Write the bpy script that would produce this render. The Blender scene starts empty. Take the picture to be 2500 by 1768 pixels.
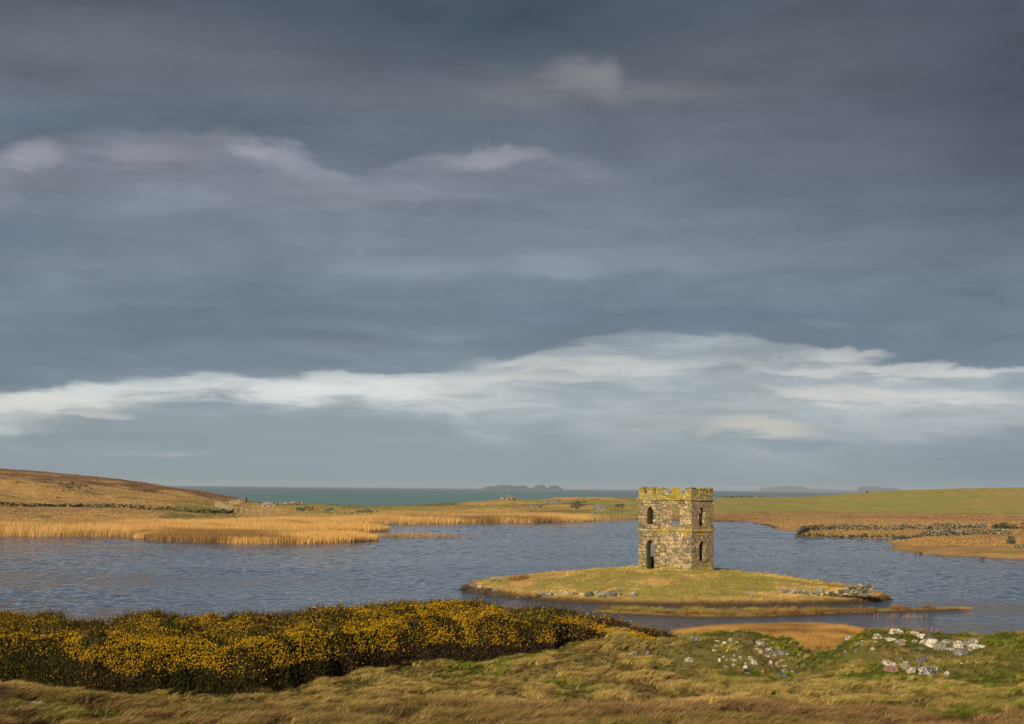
import bpy, bmesh, math, random
import numpy as np
from mathutils import Vector, Matrix

random.seed(7); rng = np.random.default_rng(7)
S = bpy.context.scene
COL = S.collection
R = math.radians

# ------------------------------------------------------------------ camera
F, CX, CY = 3472.0, 1250.0, 884.0
CAMH = 8.6
PITCH, ROLL = R(5.06), R(0.51)
right0 = np.array([1.0, 0, 0]); fwd = np.array([0, math.cos(PITCH), math.sin(PITCH)])
up0 = np.array([0, -math.sin(PITCH), math.cos(PITCH)])
cr = math.cos(ROLL) * right0 + math.sin(ROLL) * up0
cu = -math.sin(ROLL) * right0 + math.cos(ROLL) * up0
cam_d = bpy.data.cameras.new('camera'); cam = bpy.data.objects.new('camera', cam_d); COL.objects.link(cam)
M = Matrix(((cr[0], cu[0], -fwd[0], 0), (cr[1], cu[1], -fwd[1], 0), (cr[2], cu[2], -fwd[2], CAMH), (0, 0, 0, 1)))
cam.matrix_world = M
cam_d.sensor_width = 36.0; cam_d.lens = F / 2500 * 36; cam_d.clip_start = 0.5; cam_d.clip_end = 200000
S.camera = cam

SUN_AZ = R(26)      # how far left of straight behind the camera
SUN_EL = R(24)
HAZE_D = 5.5e-5
S.view_settings.view_transform = 'Standard'; S.view_settings.look = 'None'
S.view_settings.exposure = 0; S.view_settings.gamma = 1
S.cycles.volume_bounces = 1
S.cycles.max_bounces = 6; S.cycles.diffuse_bounces = 2; S.cycles.glossy_bounces = 3

def pdir(px, py):
    d = fwd * F + (px - CX) * cr - (py - CY) * cu
    return d / np.linalg.norm(d)
def P(px, py, z=0.0):                       # ground point at height z seen at a pixel
    d = pdir(px, py); t = (z - CAMH) / d[2]; return np.array([0, 0, CAMH]) + d * t
def D(px, py, y):                           # point at distance y
    d = pdir(px, py); return np.array([0, 0, CAMH]) + d * (y / d[1])
def proj(x, y, z):
    v = np.stack([x, y, z - CAMH], -1)
    f = v @ fwd; return CX + F * (v @ cr) / f, CY - F * (v @ cu) / f
def horizon(px): return 884 + (F * math.sin(PITCH) + (px - CX) * math.sin(ROLL) * math.cos(PITCH)) / (math.cos(ROLL) * math.cos(PITCH))

def s2l(c):
    return tuple(((v / 255) / 12.92 if v / 255 <= .04045 else ((v / 255 + .055) / 1.055) ** 2.4) for v in c)

# ------------------------------------------------------------------ node helpers
class NT:
    def __init__(s, nt): s.nt = nt; nt.nodes.clear()
    def n(s, t, **k):
        x = s.nt.nodes.new(t)
        for a, b in k.items(): setattr(x, a, b)
        return x
    def l(s, a, b): s.nt.links.new(a, b)
    def put(s, sock, v):
        if isinstance(v, bpy.types.NodeSocket): s.l(v, sock)
        elif isinstance(v, (tuple, list)) and sock.type == 'RGBA' and len(v) == 3: sock.default_value = (*v, 1)
        else: sock.default_value = v
    def m(s, op, a, b=None, c=None, clamp=False):
        x = s.n('ShaderNodeMath', operation=op, use_clamp=clamp)
        s.put(x.inputs[0], a)
        if b is not None: s.put(x.inputs[1], b)
        if c is not None: s.put(x.inputs[2], c)
        return x.outputs[0]
    def mix(s, f, a, b, mode='MIX'):
        x = s.n('ShaderNodeMix', data_type='RGBA', blend_type=mode)
        s.put(x.inputs[0], f); s.put(x.inputs[6], a); s.put(x.inputs[7], b); return x.outputs[2]
    def noise(s, vec, scale, detail=4, rough=.5, dist=0.0, col=False):
        x = s.n('ShaderNodeTexNoise'); s.put(x.inputs['Vector'], vec)
        x.inputs['Scale'].default_value = scale; x.inputs['Detail'].default_value = detail
        x.inputs['Roughness'].default_value = rough; x.inputs['Distortion'].default_value = dist
        return x.outputs[1 if col else 0]
    def vmul(s, v, k, add=(0, 0, 0)):
        x = s.n('ShaderNodeMapping'); s.put(x.inputs[0], v); x.inputs['Scale'].default_value = k
        x.inputs['Location'].default_value = add; return x.outputs[0]
    def ramp(s, f, pts, interp='LINEAR'):
        x = s.n('ShaderNodeValToRGB'); x.color_ramp.interpolation = interp
        e = x.color_ramp.elements
        while len(e) < len(pts): e.new(.5)
        for i, (p, c) in enumerate(pts):
            e[i].position = p
            e[i].color = (c, c, c, 1) if isinstance(c, (int, float)) else (*c, 1)
        s.put(x.inputs[0], f); return x.outputs[0]
    def sstep(s, v, a, b):                    # smoothstep a..b
        x = s.n('ShaderNodeMapRange', interpolation_type='SMOOTHSTEP')
        s.put(x.inputs[0], v); x.inputs[1].default_value = a; x.inputs[2].default_value = b
        if a > b:
            x.inputs[1].default_value = b; x.inputs[2].default_value = a
            x.inputs[3].default_value = 1; x.inputs[4].default_value = 0
        return x.outputs[0]

# ------------------------------------------------------------------ world
world = bpy.data.worlds.new('World'); S.world = world; world.use_nodes = True
W = NT(world.node_tree)
tc = W.n('ShaderNodeTexCoord').outputs['Generated']
sx = W.n('ShaderNodeSeparateXYZ'); W.l(tc, sx.inputs[0])
U = W.m('ARCTAN2', sx.outputs[0], sx.outputs[1]); V = W.m('ARCSINE', sx.outputs[2])
def uv(dx, dy):                              # display pixel (2296 wide) -> azimuth, elevation
    d = pdir(dx * 2500 / 2296, dy * 2500 / 2296); return math.atan2(d[0], d[1]), math.asin(d[2])
U0, U1 = -.40, .40
def xcurve(pts, vals_y=True):                # curve over azimuth; y values are display rows turned to elevation
    out = []
    for dx, q in pts:
        u, v = uv(dx, q if vals_y else 600)
        out.append(((u - U0) / (U1 - U0), v * 2 if vals_y else q))
    f = W.m('DIVIDE', W.m('SUBTRACT', U, U0), U1 - U0, clamp=True)
    return W.ramp(f, out, 'B_SPLINE' if vals_y else 'EASE')
nv = W.vmul(tc, (1, 1, 3.5))
big = W.noise(nv, 3.2, 4, .5); med = W.noise(W.vmul(tc, (1, 1, 4.6), (3, 1, 2)), 5, 6, .55, .35)
fine = W.noise(W.vmul(tc, (1, 1, 5.5), (7, 5, 1)), 15, 6, .62, .5)
puff = W.noise(W.vmul(tc, (1, 1, 2.0), (1, 8, 4)), 10, 7, .6, .3)
warp = W.m('ADD', W.m('MULTIPLY', W.m('SUBTRACT', med, .5), .03), W.m('MULTIPLY', W.m('SUBTRACT', puff, .5), .022))
Vw = W.m('ADD', V, warp)
Uw = W.m('ADD', U, W.m('MULTIPLY', W.m('SUBTRACT', big, .5), .07))
fw = W.m('ADD', W.m('MULTIPLY', W.m('SUBTRACT', puff, .5), .026), W.m('MULTIPLY', W.m('SUBTRACT', fine, .5), .020))
Vf = W.m('ADD', V, fw)
base = []
for y, c in [(1087, (137, 152, 161)), (1040, (141, 156, 165)), (960, (141, 155, 164)), (880, (132, 146, 157)), (800, (112, 126, 141)), (720, (107, 121, 138)),
             (650, (113, 126, 142)), (570, (121, 132, 146)), (470, (115, 123, 137)), (380, (107, 114, 128)), (280, (100, 106, 118)),
             (190, (98, 104, 114)), (90, (91, 98, 108)), (0, (74, 83, 95))]:
    base.append((max(0, uv(1148, y)[1] / .5), s2l(c)))
base.append((.95, s2l((88, 96, 107))))
skyc = W.ramp(W.m('DIVIDE', Vw, .5, clamp=True), base, 'B_SPLINE')
def gauss(dx, dy, rx, ry, k=1.0, warped=True):
    u, v = uv(dx, dy)
    a = W.m('DIVIDE', W.m('SUBTRACT', Uw if warped else U, u), rx / 3189); b = W.m('DIVIDE', W.m('SUBTRACT', Vw if warped else V, v), ry / 3189)
    r = W.m('ADD', W.m('MULTIPLY', a, a), W.m('MULTIPLY', b, b))
    return W.m('MULTIPLY', W.m('EXPONENT', W.m('MULTIPLY', r, -1)), k)
def blend(mask, c, mode='MIX'):
    global skyc; skyc = W.mix(mask, skyc, s2l(c), mode)
def puffy(dx, dy, rx, ry, k=1.0):          # crisper edged patch
    u, v = uv(dx, dy)
    a = W.m('DIVIDE', W.m('SUBTRACT', W.m('ADD', U, W.m('MULTIPLY', W.m('SUBTRACT', puff, .5), .04)), u), rx / 3189); b = W.m('DIVIDE', W.m('SUBTRACT', Vf, v), ry / 3189)
    r = W.m('ADD', W.m('MULTIPLY', a, a), W.m('MULTIPLY', b, b))
    return W.m('MULTIPLY', W.m('EXPONENT', W.m('MULTIPLY', W.m('MULTIPLY', r, r), -1)), k)
blend(W.m('MULTIPLY', W.sstep(U, .02, .36), W.m('MULTIPLY', W.sstep(V, .10, .22), .55)), (78, 82, 94))
blend(gauss(1120, 50, 420, 95, .9), (66, 78, 92))
blend(gauss(1640, 80, 280, 80, .35), (86, 92, 98))
blend(gauss(2330, 230, 230, 200, .75), (70, 73, 85))
blend(gauss(300, 90, 330, 55, .5), (104, 111, 120)); blend(gauss(600, 210, 330, 30, .4), (106, 115, 122)); blend(gauss(330, 165, 260, 24, .35), (94, 100, 112))
blend(gauss(120, 272, 200, 30, .6), (96, 114, 134)); blend(gauss(10, 535, 170, 40, .6), (100, 117, 138)); blend(gauss(700, 310, 160, 34, .5), (97, 110, 124))
blend(gauss(1560, 175, 200, 28, .45), (90, 90, 96))
blend(puffy(1290, 172, 85, 36, .62), (143, 144, 148)); blend(puffy(1362, 168, 40, 34, .55), (138, 139, 140)); blend(gauss(1360, 216, 260, 26, .6), (126, 127, 128)); blend(gauss(1160, 205, 110, 30, .45), (122, 122, 128))
# upper cumulus edge
eB = W.m('MULTIPLY', xcurve([(-400, 350), (0, 350), (70, 328), (140, 345), (200, 310), (300, 288), (450, 292), (560, 300), (640, 320), (700, 345), (760, 375), (830, 400), (880, 362), (950, 342), (1080, 322), (1200, 328), (1320, 355), (1500, 400), (2700, 430)]), .5)
Vb = W.m('ADD', V, W.m('ADD', W.m('MULTIPLY', W.m('SUBTRACT', puff, .5), .060), W.m('MULTIPLY', W.m('SUBTRACT', fine, .5), .026)))
dB = W.m('SUBTRACT', eB, Vb)
kB = xcurve([(-400, .7), (0, .8), (70, .95), (140, .5), (200, .5), (290, .8), (480, .95), (620, .8), (740, .6), (830, .4), (900, .7), (1080, .85), (1200, .5), (1330, .3), (1450, .08), (2700, .0)], False)
mB = W.m('MULTIPLY', W.m('MULTIPLY', W.sstep(dB, -.005, .009), W.sstep(dB, .050, .002)), W.m('MULTIPLY', kB, W.m('ADD', .55, W.m('MULTIPLY', W.sstep(med, .35, .62), .6))))
mBd = W.m('MULTIPLY', W.m('MULTIPLY', W.sstep(dB, .004, -.004), W.sstep(dB, -.05, -.004)), kB)
blend(W.m('MULTIPLY', mBd, .5), (92, 103, 118))
blend(W.m('MULTIPLY', mB, .85), (150, 153, 163))
blend(puffy(70, 362, 50, 26, .5), (160, 162, 170)); blend(puffy(340, 352, 110, 30, .5), (158, 159, 168)); blend(puffy(560, 335, 50, 16, .45), (160, 162, 170)); blend(puffy(1110, 352, 110, 20, .5), (158, 159, 168)); blend(gauss(330, 420, 170, 18, .4), (122, 131, 144)); blend(gauss(520, 450, 420, 34, .35), (142, 149, 158)); blend(gauss(450, 258, 380, 26, .4), (92, 104, 118)); blend(gauss(800, 440, 420, 22, .45), (140, 147, 157))
# mid layers
blend(puffy(1240, 592, 110, 24, .42), (152, 159, 170)); blend(gauss(1030, 600, 260, 16, .5), (144, 152, 164)); blend(puffy(1385, 685, 55, 13, .4), (140, 150, 163))
blend(gauss(1560, 505, 420, 20, .35), (126, 134, 150)); blend(gauss(250, 600, 330, 34, .35), (134, 142, 155)); blend(gauss(1500, 590, 400, 26, .3), (128, 137, 150)); blend(gauss(280, 692, 260, 12, .35), (132, 143, 156))
blend(gauss(1700, 435, 300, 26, .45), (92, 106, 124)); blend(gauss(2230, 480, 260, 60, .5), (86, 99, 120))
blend(gauss(1750, 700, 420, 34, .45), (96, 110, 128)); blend(gauss(900, 660, 500, 25, .4), (108, 123, 141)); blend(gauss(1250, 715, 200, 26, .5), (104, 121, 138)); blend(puffy(1860, 722, 60, 10, .4), (148, 156, 168)); blend(puffy(2050, 732, 70, 14, .35), (142, 150, 163))
blend(gauss(830, 745, 260, 14, .35), (140, 151, 162)); blend(gauss(800, 790, 220, 18, .35), (146, 157, 167))
# low bright band
eA = W.m('MULTIPLY', xcurve([(-400, 890), (0, 882), (110, 872), (170, 852), (290, 846), (420, 834), (560, 836), (750, 838), (900, 836), (1050, 822), (1150, 800), (1270, 765), (1400, 736), (1540, 738), (1680, 750), (1760, 775), (1900, 795), (2000, 815), (2150, 812), (2296, 812), (2700, 820)]), .5)
dA = W.m('SUBTRACT', eA, Vf)
kA = xcurve([(-400, .9), (0, .95), (220, .9), (330, .75), (600, .85), (900, .9), (1100, .6), (1300, .36), (1500, .34), (1750, .4), (2000, .5), (2296, .45), (2700, .5)], False)
wA = xcurve([(-400, .28), (0, .22), (150, .20), (350, .13), (600, .16), (900, .20), (1200, .4), (1400, .6), (1700, .6), (2000, .5), (2296, .45), (2700, .35)], False)
tA = W.m('DIVIDE', dA, W.m('MULTIPLY', wA, .115))
mA = W.m('MULTIPLY', W.m('MULTIPLY', W.sstep(dA, -.001, .005), W.sstep(tA, 1.5, .75)), kA)
streak = W.m('ADD', .66, W.m('MULTIPLY', W.sstep(fine, .38, .60), .38))
above = W.m('MULTIPLY', W.m('MULTIPLY', W.sstep(dA, .002, -.003), W.sstep(dA, -.048, -.002)), xcurve([(-400, .9), (0, .9), (300, .6), (600, .3), (1200, .2), (1500, .5), (1900, .75), (2296, .7), (2700, .6)], False))
blend(W.m('MULTIPLY', above, .7), (100, 116, 134))
blend(W.m('MULTIPLY', mA, streak, clamp=True), (208, 212, 211))
blend(puffy(90, 905, 200, 24, .6), (219, 218, 208)); blend(puffy(210, 938, 80, 9, .6), (205, 207, 203)); blend(puffy(150, 930, 60, 4, .5), (160, 170, 176))
blend(puffy(820, 868, 330, 26, .45), (216, 219, 217)); blend(gauss(700, 925, 400, 12, .4), (158, 172, 180))
blend(puffy(1330, 818, 260, 20, .55), (212, 212, 207)); blend(puffy(1180, 850, 220, 12, .4), (208, 209, 204)); blend(gauss(1350, 900, 250, 22, .35), (170, 182, 191))
blend(puffy(1900, 797, 90, 13, .6), (208, 209, 207)); blend(puffy(1990, 828, 300, 9, .65), (208, 209, 207)); blend(puffy(1930, 878, 220, 18, .7), (211, 210, 206)); blend(puffy(2200, 880, 95, 15, .65), (210, 210, 207)); blend(puffy(2200, 818, 120, 7, .5), (206, 208, 207))
blend(puffy(1860, 852, 150, 7, .5), (160, 173, 184)); blend(puffy(2160, 850, 120, 9, .5), (152, 163, 176)); blend(gauss(2310, 855, 50, 22, .6), (124, 142, 160)); blend(gauss(1800, 935, 400, 12, .35), (160, 172, 182))
blend(gauss(2150, 985, 360, 30, .6), (120, 137, 153)); blend(gauss(2290, 1040, 420, 50, .6), (114, 131, 148)); blend(gauss(1980, 950, 260, 10, .3), (165, 176, 184))
blend(puffy(1700, 958, 125, 19, .8), (203, 201, 190)); blend(puffy(1575, 978, 28, 9, .5), (186, 190, 188)); blend(puffy(1800, 992, 110, 10, .55), (122, 139, 154)); blend(puffy(1720, 1002, 40, 6, .4), (165, 172, 175))
blend(puffy(330, 1022, 120, 8, .5), (162, 171, 176)); blend(puffy(380, 1025, 30, 8, .3), (178, 182, 182)); blend(gauss(30, 1016, 60, 8, .4), (158, 166, 170)); blend(gauss(300, 995, 400, 14, .3), (122, 138, 150)); blend(gauss(0, 1060, 600, 30, .3), (126, 141, 153))
# overall cloud texture, kept everywhere
tex = W.m('ADD', 1.0, W.m('ADD', W.m('MULTIPLY', W.m('SUBTRACT', med, .5), .80), W.m('ADD', W.m('MULTIPLY', W.m('SUBTRACT', fine, .5), .42), W.m('MULTIPLY', W.m('SUBTRACT', puff, .5), .46))))
tex = W.m('ADD', 1.0, W.m('MULTIPLY', W.m('SUBTRACT', tex, 1.0), W.sstep(V, .004, .08)))
vm = W.n('ShaderNodeVectorMath', operation='SCALE'); W.l(skyc, vm.inputs[0]); W.l(tex, vm.inputs['Scale'])
vm2 = W.n('ShaderNodeVectorMath', operation='SCALE'); W.l(vm.outputs[0], vm2.inputs[0]); vm2.inputs['Scale'].default_value = 10.0
nis = W.n('ShaderNodeTexSky', sky_type='NISHITA', sun_disc=False, sun_elevation=SUN_EL, sun_rotation=R(180) + SUN_AZ)
cov = W.mix(.95, nis.outputs[0], vm2.outputs[0])
bg = W.n('ShaderNodeBackground'); W.l(cov, bg.inputs[0]); bg.inputs[1].default_value = .1
wo = W.n('ShaderNodeOutputWorld'); W.l(bg.outputs[0], wo.inputs[0])

sun_d = bpy.data.lights.new('sun', 'SUN'); sun_d.energy = 5.0; sun_d.angle = R(.53); sun_d.color = (1, .87, .69)
sun = bpy.data.objects.new('sun', sun_d); COL.objects.link(sun)
sv = Vector((-math.sin(SUN_AZ) * math.cos(SUN_EL), -math.cos(SUN_AZ) * math.cos(SUN_EL), math.sin(SUN_EL)))
sun.rotation_euler = sv.to_track_quat('Z', 'Y').to_euler(); sun.location = (-40, -60, 60)

# ------------------------------------------------------------------ object helpers
def tag(o, label=None, cat=None, group=None, kind=None):
    if label: o['label'] = label
    if cat: o['category'] = cat
    if group: o['group'] = group
    if kind: o['kind'] = kind
    return o
def empty(name, loc, rz=0):
    o = bpy.data.objects.new(name, None); COL.objects.link(o); o.location = loc; o.rotation_euler = (0, 0, rz); o.empty_display_size = .3
    return o
def link(name, me, mat=None, parent=None):
    o = bpy.data.objects.new(name, me); COL.objects.link(o)
    if mat and not me.materials: me.materials.append(mat)
    if parent: o.parent = parent
    return o
def np_mesh(name, v, f, mats, col=None, smooth=False, midx=None):
    me = bpy.data.meshes.new(name); v = np.ascontiguousarray(v, np.float32); f = np.ascontiguousarray(f, np.int32)
    k = f.shape[1]
    me.vertices.add(len(v)); me.vertices.foreach_set('co', v.ravel())
    me.loops.add(f.size); me.loops.foreach_set('vertex_index', f.ravel())
    me.polygons.add(len(f)); me.polygons.foreach_set('loop_start', np.arange(0, f.size, k, dtype=np.int32))
    me.polygons.foreach_set('loop_total', np.full(len(f), k, np.int32))
    if midx is not None: me.polygons.foreach_set('material_index', np.ascontiguousarray(midx, np.int32))
    me.polygons.foreach_set('use_smooth', np.full(len(f), smooth))
    for m in (mats if isinstance(mats, (list, tuple)) else [mats]): me.materials.append(m)
    if col is not None:
        a = me.color_attributes.new('cover', 'FLOAT_COLOR', 'POINT')
        c = np.ones((len(v), 4), np.float32); c[:, :3] = col; a.data.foreach_set('color', c.ravel())
    me.update(calc_edges=True); me.validate()
    return me

# numpy value noise
_perm = rng.random((256, 256))
def vnoise(x, y):
    xi = np.floor(x).astype(int); yi = np.floor(y).astype(int); fx = x - xi; fy = y - yi
    fx = fx * fx * (3 - 2 * fx); fy = fy * fy * (3 - 2 * fy)
    g = lambda a, b: _perm[a & 255, b & 255]
    return (g(xi, yi) * (1 - fx) + g(xi + 1, yi) * fx) * (1 - fy) + (g(xi, yi + 1) * (1 - fx) + g(xi + 1, yi + 1) * fx) * fy
def fbm(x, y, s=1.0, o=4, seed=0.0):
    r = 0; a = .5; t = 0
    for i in range(o):
        r = r + a * vnoise(x * s + seed * 17.3 + i * 31.7, y * s + seed * 9.1 + i * 11.3); t += a; a *= .5; s *= 2.03
    return r / t
def sm(t): t = np.clip(t, 0, 1); return t * t * (3 - 2 * t)
def sdist(poly, x, y):                       # signed distance, positive inside
    sh = x.shape; x = x.ravel(); y = y.ravel(); d = np.full(x.shape, 1e9); ins = np.zeros(x.shape, bool)
    n = len(poly)
    for i in range(n):
        ax, ay = poly[i]; bx, by = poly[(i + 1) % n]
        ex, ey = bx - ax, by - ay; t = np.clip(((x - ax) * ex + (y - ay) * ey) / (ex * ex + ey * ey + 1e-9), 0, 1)
        d = np.minimum(d, (x - ax - t * ex) ** 2 + (y - ay - t * ey) ** 2)
        c = ((ay > y) != (by > y)); ins ^= c & (x < ex * (y - ay) / (ey if ey else 1e-9) + ax)
    return np.where(ins, np.sqrt(d), -np.sqrt(d)).reshape(sh)
def hit(h, px, py, y0=25., y1=700., n=900):  # where the ray through a pixel meets a height field
    d = pdir(px, py); ys = np.geomspace(y0, y1, n); X = d[0] / d[1] * ys; Z = CAMH + d[2] / d[1] * ys
    g = h(X, ys) - Z; k = np.argmax(g > 0)
    if g[k] <= 0: k = n - 1
    a = g[k - 1]; b = g[k]; t = a / (a - b + 1e-12) if k > 0 else 0; y = ys[k - 1] + (ys[k] - ys[k - 1]) * t
    return np.array([d[0] / d[1] * y, y, CAMH + d[2] / d[1] * y])

# ------------------------------------------------------------------ materials
def cover_mat(name, rough=.9, nscale=3.0, namp=.5, bump=.0, bscale=8, trans=0.0):
    m = bpy.data.materials.new(name); m.use_nodes = True; N = NT(m.node_tree)
    a = N.n('ShaderNodeVertexColor'); a.layer_name = 'cover'
    g = N.n('ShaderNodeNewGeometry').outputs['Position']
    n = N.m('ADD', N.m('MULTIPLY', N.noise(g, nscale, 5, .6), .5), N.m('MULTIPLY', N.noise(g, nscale * 5, 4, .65), .5))
    n = N.sstep(n, .28, .72); k = N.m('ADD', 1 - namp / 2, N.m('MULTIPLY', n, namp))
    v = N.n('ShaderNodeVectorMath', operation='SCALE'); N.l(a.outputs[0], v.inputs[0]); N.l(k, v.inputs['Scale'])
    if trans:
        b = N.n('ShaderNodeBsdfDiffuse'); N.l(v.outputs[0], b.inputs[0])
        t = N.n('ShaderNodeBsdfTranslucent'); N.l(v.outputs[0], t.inputs[0])
        x = N.n('ShaderNodeMixShader'); x.inputs[0].default_value = trans; N.l(b.outputs[0], x.inputs[1]); N.l(t.outputs[0], x.inputs[2]); out = x.outputs[0]
    else:
        b = N.n('ShaderNodeBsdfPrincipled'); N.l(v.outputs[0], b.inputs['Base Color']); b.inputs['Roughness'].default_value = rough
        b.inputs['Specular IOR Level'].default_value = .15
        if bump:
            bp = N.n('ShaderNodeBump'); bp.inputs['Strength'].default_value = .9; bp.inputs['Distance'].default_value = bump
            N.l(N.noise(g, bscale, 6, .65), bp.inputs['Height']); N.l(bp.outputs[0], b.inputs['Normal'])
        out = b.outputs[0]
    o = N.n('ShaderNodeOutputMaterial'); N.l(out, o.inputs[0]); return m
M_land = cover_mat('hill_turf', nscale=.25, namp=.7, bump=.5, bscale=.5)
M_isle = cover_mat('island_turf', nscale=2.2, namp=.6, bump=.08, bscale=6)
M_fg = cover_mat('rough_turf', nscale=4, namp=.9, bump=.09, bscale=14)
M_blade = cover_mat('grass_blade', nscale=1.5, namp=.3, trans=.25)
M_reed = cover_mat('reed_stem', nscale=.15, namp=.25, trans=.2)
M_gorse = cover_mat('gorse_foliage', nscale=2, namp=.6, trans=.15)
M_hull = cover_mat('gorse_inner', nscale=9, namp=1.0, bump=.12, bscale=9)

def flat_mat(name, c, rough=.8, namp=.4, scale=10, spec=.2):
    m = bpy.data.materials.new(name); m.use_nodes = True; N = NT(m.node_tree)
    g = N.n('ShaderNodeNewGeometry').outputs['Position']; n = N.noise(g, scale, 4, .6)
    v = N.n('ShaderNodeVectorMath', operation='SCALE'); v.inputs[0].default_value = c; N.l(N.m('ADD', 1 - namp / 2, N.m('MULTIPLY', n, namp)), v.inputs['Scale'])
    b = N.n('ShaderNodeBsdfPrincipled'); N.l(v.outputs[0], b.inputs['Base Color']); b.inputs['Roughness'].default_value = rough; b.inputs['Specular IOR Level'].default_value = spec
    o = N.n('ShaderNodeOutputMaterial'); N.l(b.outputs[0], o.inputs[0]); return m

def rock_mat(name, base, lichen=(.62, .58, .5), cover=.5, scale=9.0, moss=.3, sc2=1.0):
    m = bpy.data.materials.new(name); m.use_nodes = True; N = NT(m.node_tree)
    g = N.n('ShaderNodeNewGeometry'); p = g.outputs['Position']
    oi = N.n('ShaderNodeObjectInfo').outputs['Random']
    n1 = N.noise(p, scale, 6, .65); n2 = N.noise(p, scale * 2.3, 5, .6, .5); n3 = N.noise(p, scale * .5, 4, .5)
    c = N.mix(N.sstep(n1, .35, .65), base, tuple(v * .45 for v in base))
    lim = N.m('ADD', n2, N.m('MULTIPLY', N.m('SUBTRACT', oi, .5), .12))
    c = N.mix(N.m('MULTIPLY', N.sstep(lim, .62 - cover * .2, .66 - cover * .2), .9), c, lichen)
    nz = N.n('ShaderNodeSeparateXYZ'); N.l(g.outputs['Normal'], nz.inputs[0])
    ms = N.m('MULTIPLY', N.sstep(N.m('ADD', N.m('MULTIPLY', nz.outputs[2], .35), n3), .72, .9), moss)
    c = N.mix(ms, c, (.10, .11, .02))
    b = N.n('ShaderNodeBsdfPrincipled'); N.l(c, b.inputs['Base Color']); b.inputs['Roughness'].default_value = .85; b.inputs['Specular IOR Level'].default_value = .2
    bp = N.n('ShaderNodeBump'); bp.inputs['Strength'].default_value = .8; bp.inputs['Distance'].default_value = .03 * sc2
    N.l(n1, bp.inputs['Height']); N.l(bp.outputs[0], b.inputs['Normal'])
    o = N.n('ShaderNodeOutputMaterial'); N.l(b.outputs[0], o.inputs[0]); return m
RM = {
 'white': rock_mat('pale_lichened_rock', (.24, .20, .14), (.64, .57, .43), .72, 6, .2),
 'lt': rock_mat('mottled_rock', (.19, .165, .115), (.50, .45, .34), .55, 8, .4),
 'grey': rock_mat('grey_rock', (.16, .145, .115), (.42, .39, .31), .35, 8, .45),
 'speck': rock_mat('speckled_rock', (.11, .09, .065), (.68, .64, .54), .5, 8, .1),
 'tan': rock_mat('tan_rock', (.38, .28, .16), (.55, .47, .33), .4, 8, .1),
 'ochre': rock_mat('ochre_rock', (.45, .27, .08), (.55, .4, .2), .2, 8, 0),
 'pink': rock_mat('reddish_rock', (.30, .17, .10), (.5, .38, .28), .3, 8, .1),
 'blue': rock_mat('blue_grey_rock', (.11, .13, .13), (.3, .32, .3), .2, 8, .1),
 'dark': rock_mat('dark_mossy_rock', (.075, .075, .045), (.2, .2, .12), .3, 8, .6),
 'brown': rock_mat('peaty_brown_rock', (.075, .05, .03), (.2, .15, .1), .12, 6, .3),
 'orange': rock_mat('orange_lichened_rock', (.30, .2, .1), (.6, .33, .04), .8, 6, 0),
}
FARSTONE = rock_mat('far_wall_stone', (.10, .095, .048), (.44, .40, .30), .22, 1.8, .6, 4)
M_pinkstone = rock_mat('far_reddish_boulders', (.34, .22, .17), (.6, .5, .44), .5, 1.0, .0, 4)

def water_mat(name, base, rough, sc, st, sheltered=False, diffc=None):
    m = bpy.data.materials.new(name); m.use_nodes = True; N = NT(m.node_tree)
    p = N.n('ShaderNodeNewGeometry').outputs['Position']
    b = N.n('ShaderNodeBsdfPrincipled')
    b.inputs['Base Color'].default_value = (*base, 1); b.inputs['IOR'].default_value = 1.33
    b.inputs['Roughness'].default_value = rough
    big = N.noise(N.vmul(p, (.02, .05, .05)), 1, 3, .5)
    w1 = N.noise(N.vmul(p, (sc * 1.5, sc * .75, sc)), 1, 5, .6, .6)
    w2 = N.noise(N.vmul(p, (sc * .6, sc * .38, sc), (9, 3, 0)), 1, 3, .55, .6)
    h = N.m('ADD', w1, N.m('MULTIPLY', N.m('POWER', w2, 2.0), 3.2))
    bp = N.n('ShaderNodeBump'); bp.inputs['Distance'].default_value = st
    N.l(h, bp.inputs['Height']); N.l(bp.outputs[0], b.inputs['Normal'])
    N.l(N.m('ADD', .5, N.m('MULTIPLY', N.sstep(big, .35, .65), .5)), bp.inputs['Strength'])
    if diffc is not None:
        sp = N.n('ShaderNodeSeparateXYZ'); N.l(p, sp.inputs[0])
        k = N.sstep(sp.outputs[1], 700, 5000)
        N.l(N.mix(N.m('MULTIPLY', N.sstep(big, .3, .7), .25), N.mix(k, diffc, base), base), b.inputs['Base Color'])
    o = N.n('ShaderNodeOutputMaterial'); N.l(b.outputs[0], o.inputs[0]); return m
M_lake = water_mat('loch_water', (.055, .085, .145), .06, 1.9, .16)
M_sea = water_mat('sea_water', (.15, .20, .235), .5, .12, .8, diffc=(.13, .26, .24))

# ------------------------------------------------------------------ far land
shore_px = [(-700, 1296), (-300, 1292), (0, 1290), (300, 1290), (500, 1289), (700, 1284), (900, 1275), (1000, 1270), (1250, 1268), (1410, 1263), (1500, 1266),
            (1560, 1268), (1741, 1272.5), (1800, 1274), (1880, 1275), (1917, 1274.5), (1850, 1277.5), (1835, 1278.5), (1865, 1281), (1882, 1286), (1900, 1292), (1925, 1296.5), (1955, 1298.5),
            (1950, 1303), (1943, 1309), (1990, 1311.5), (2050, 1312.5), (2110, 1313.5), (2180, 1314.5), (2225, 1314), (2232, 1318), (2200, 1322), (2162, 1323.5), (2172, 1328), (2205, 1331), (2168, 1336.5),
            (2185, 1342), (2210, 1347), (2250, 1352.5), (2330, 1356), (2400, 1361), (2500, 1364.5), (2700, 1372), (3000, 1382), (3400, 1400)]
shore = [tuple(P(a, b)[:2]) for a, b in shore_px]
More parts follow.
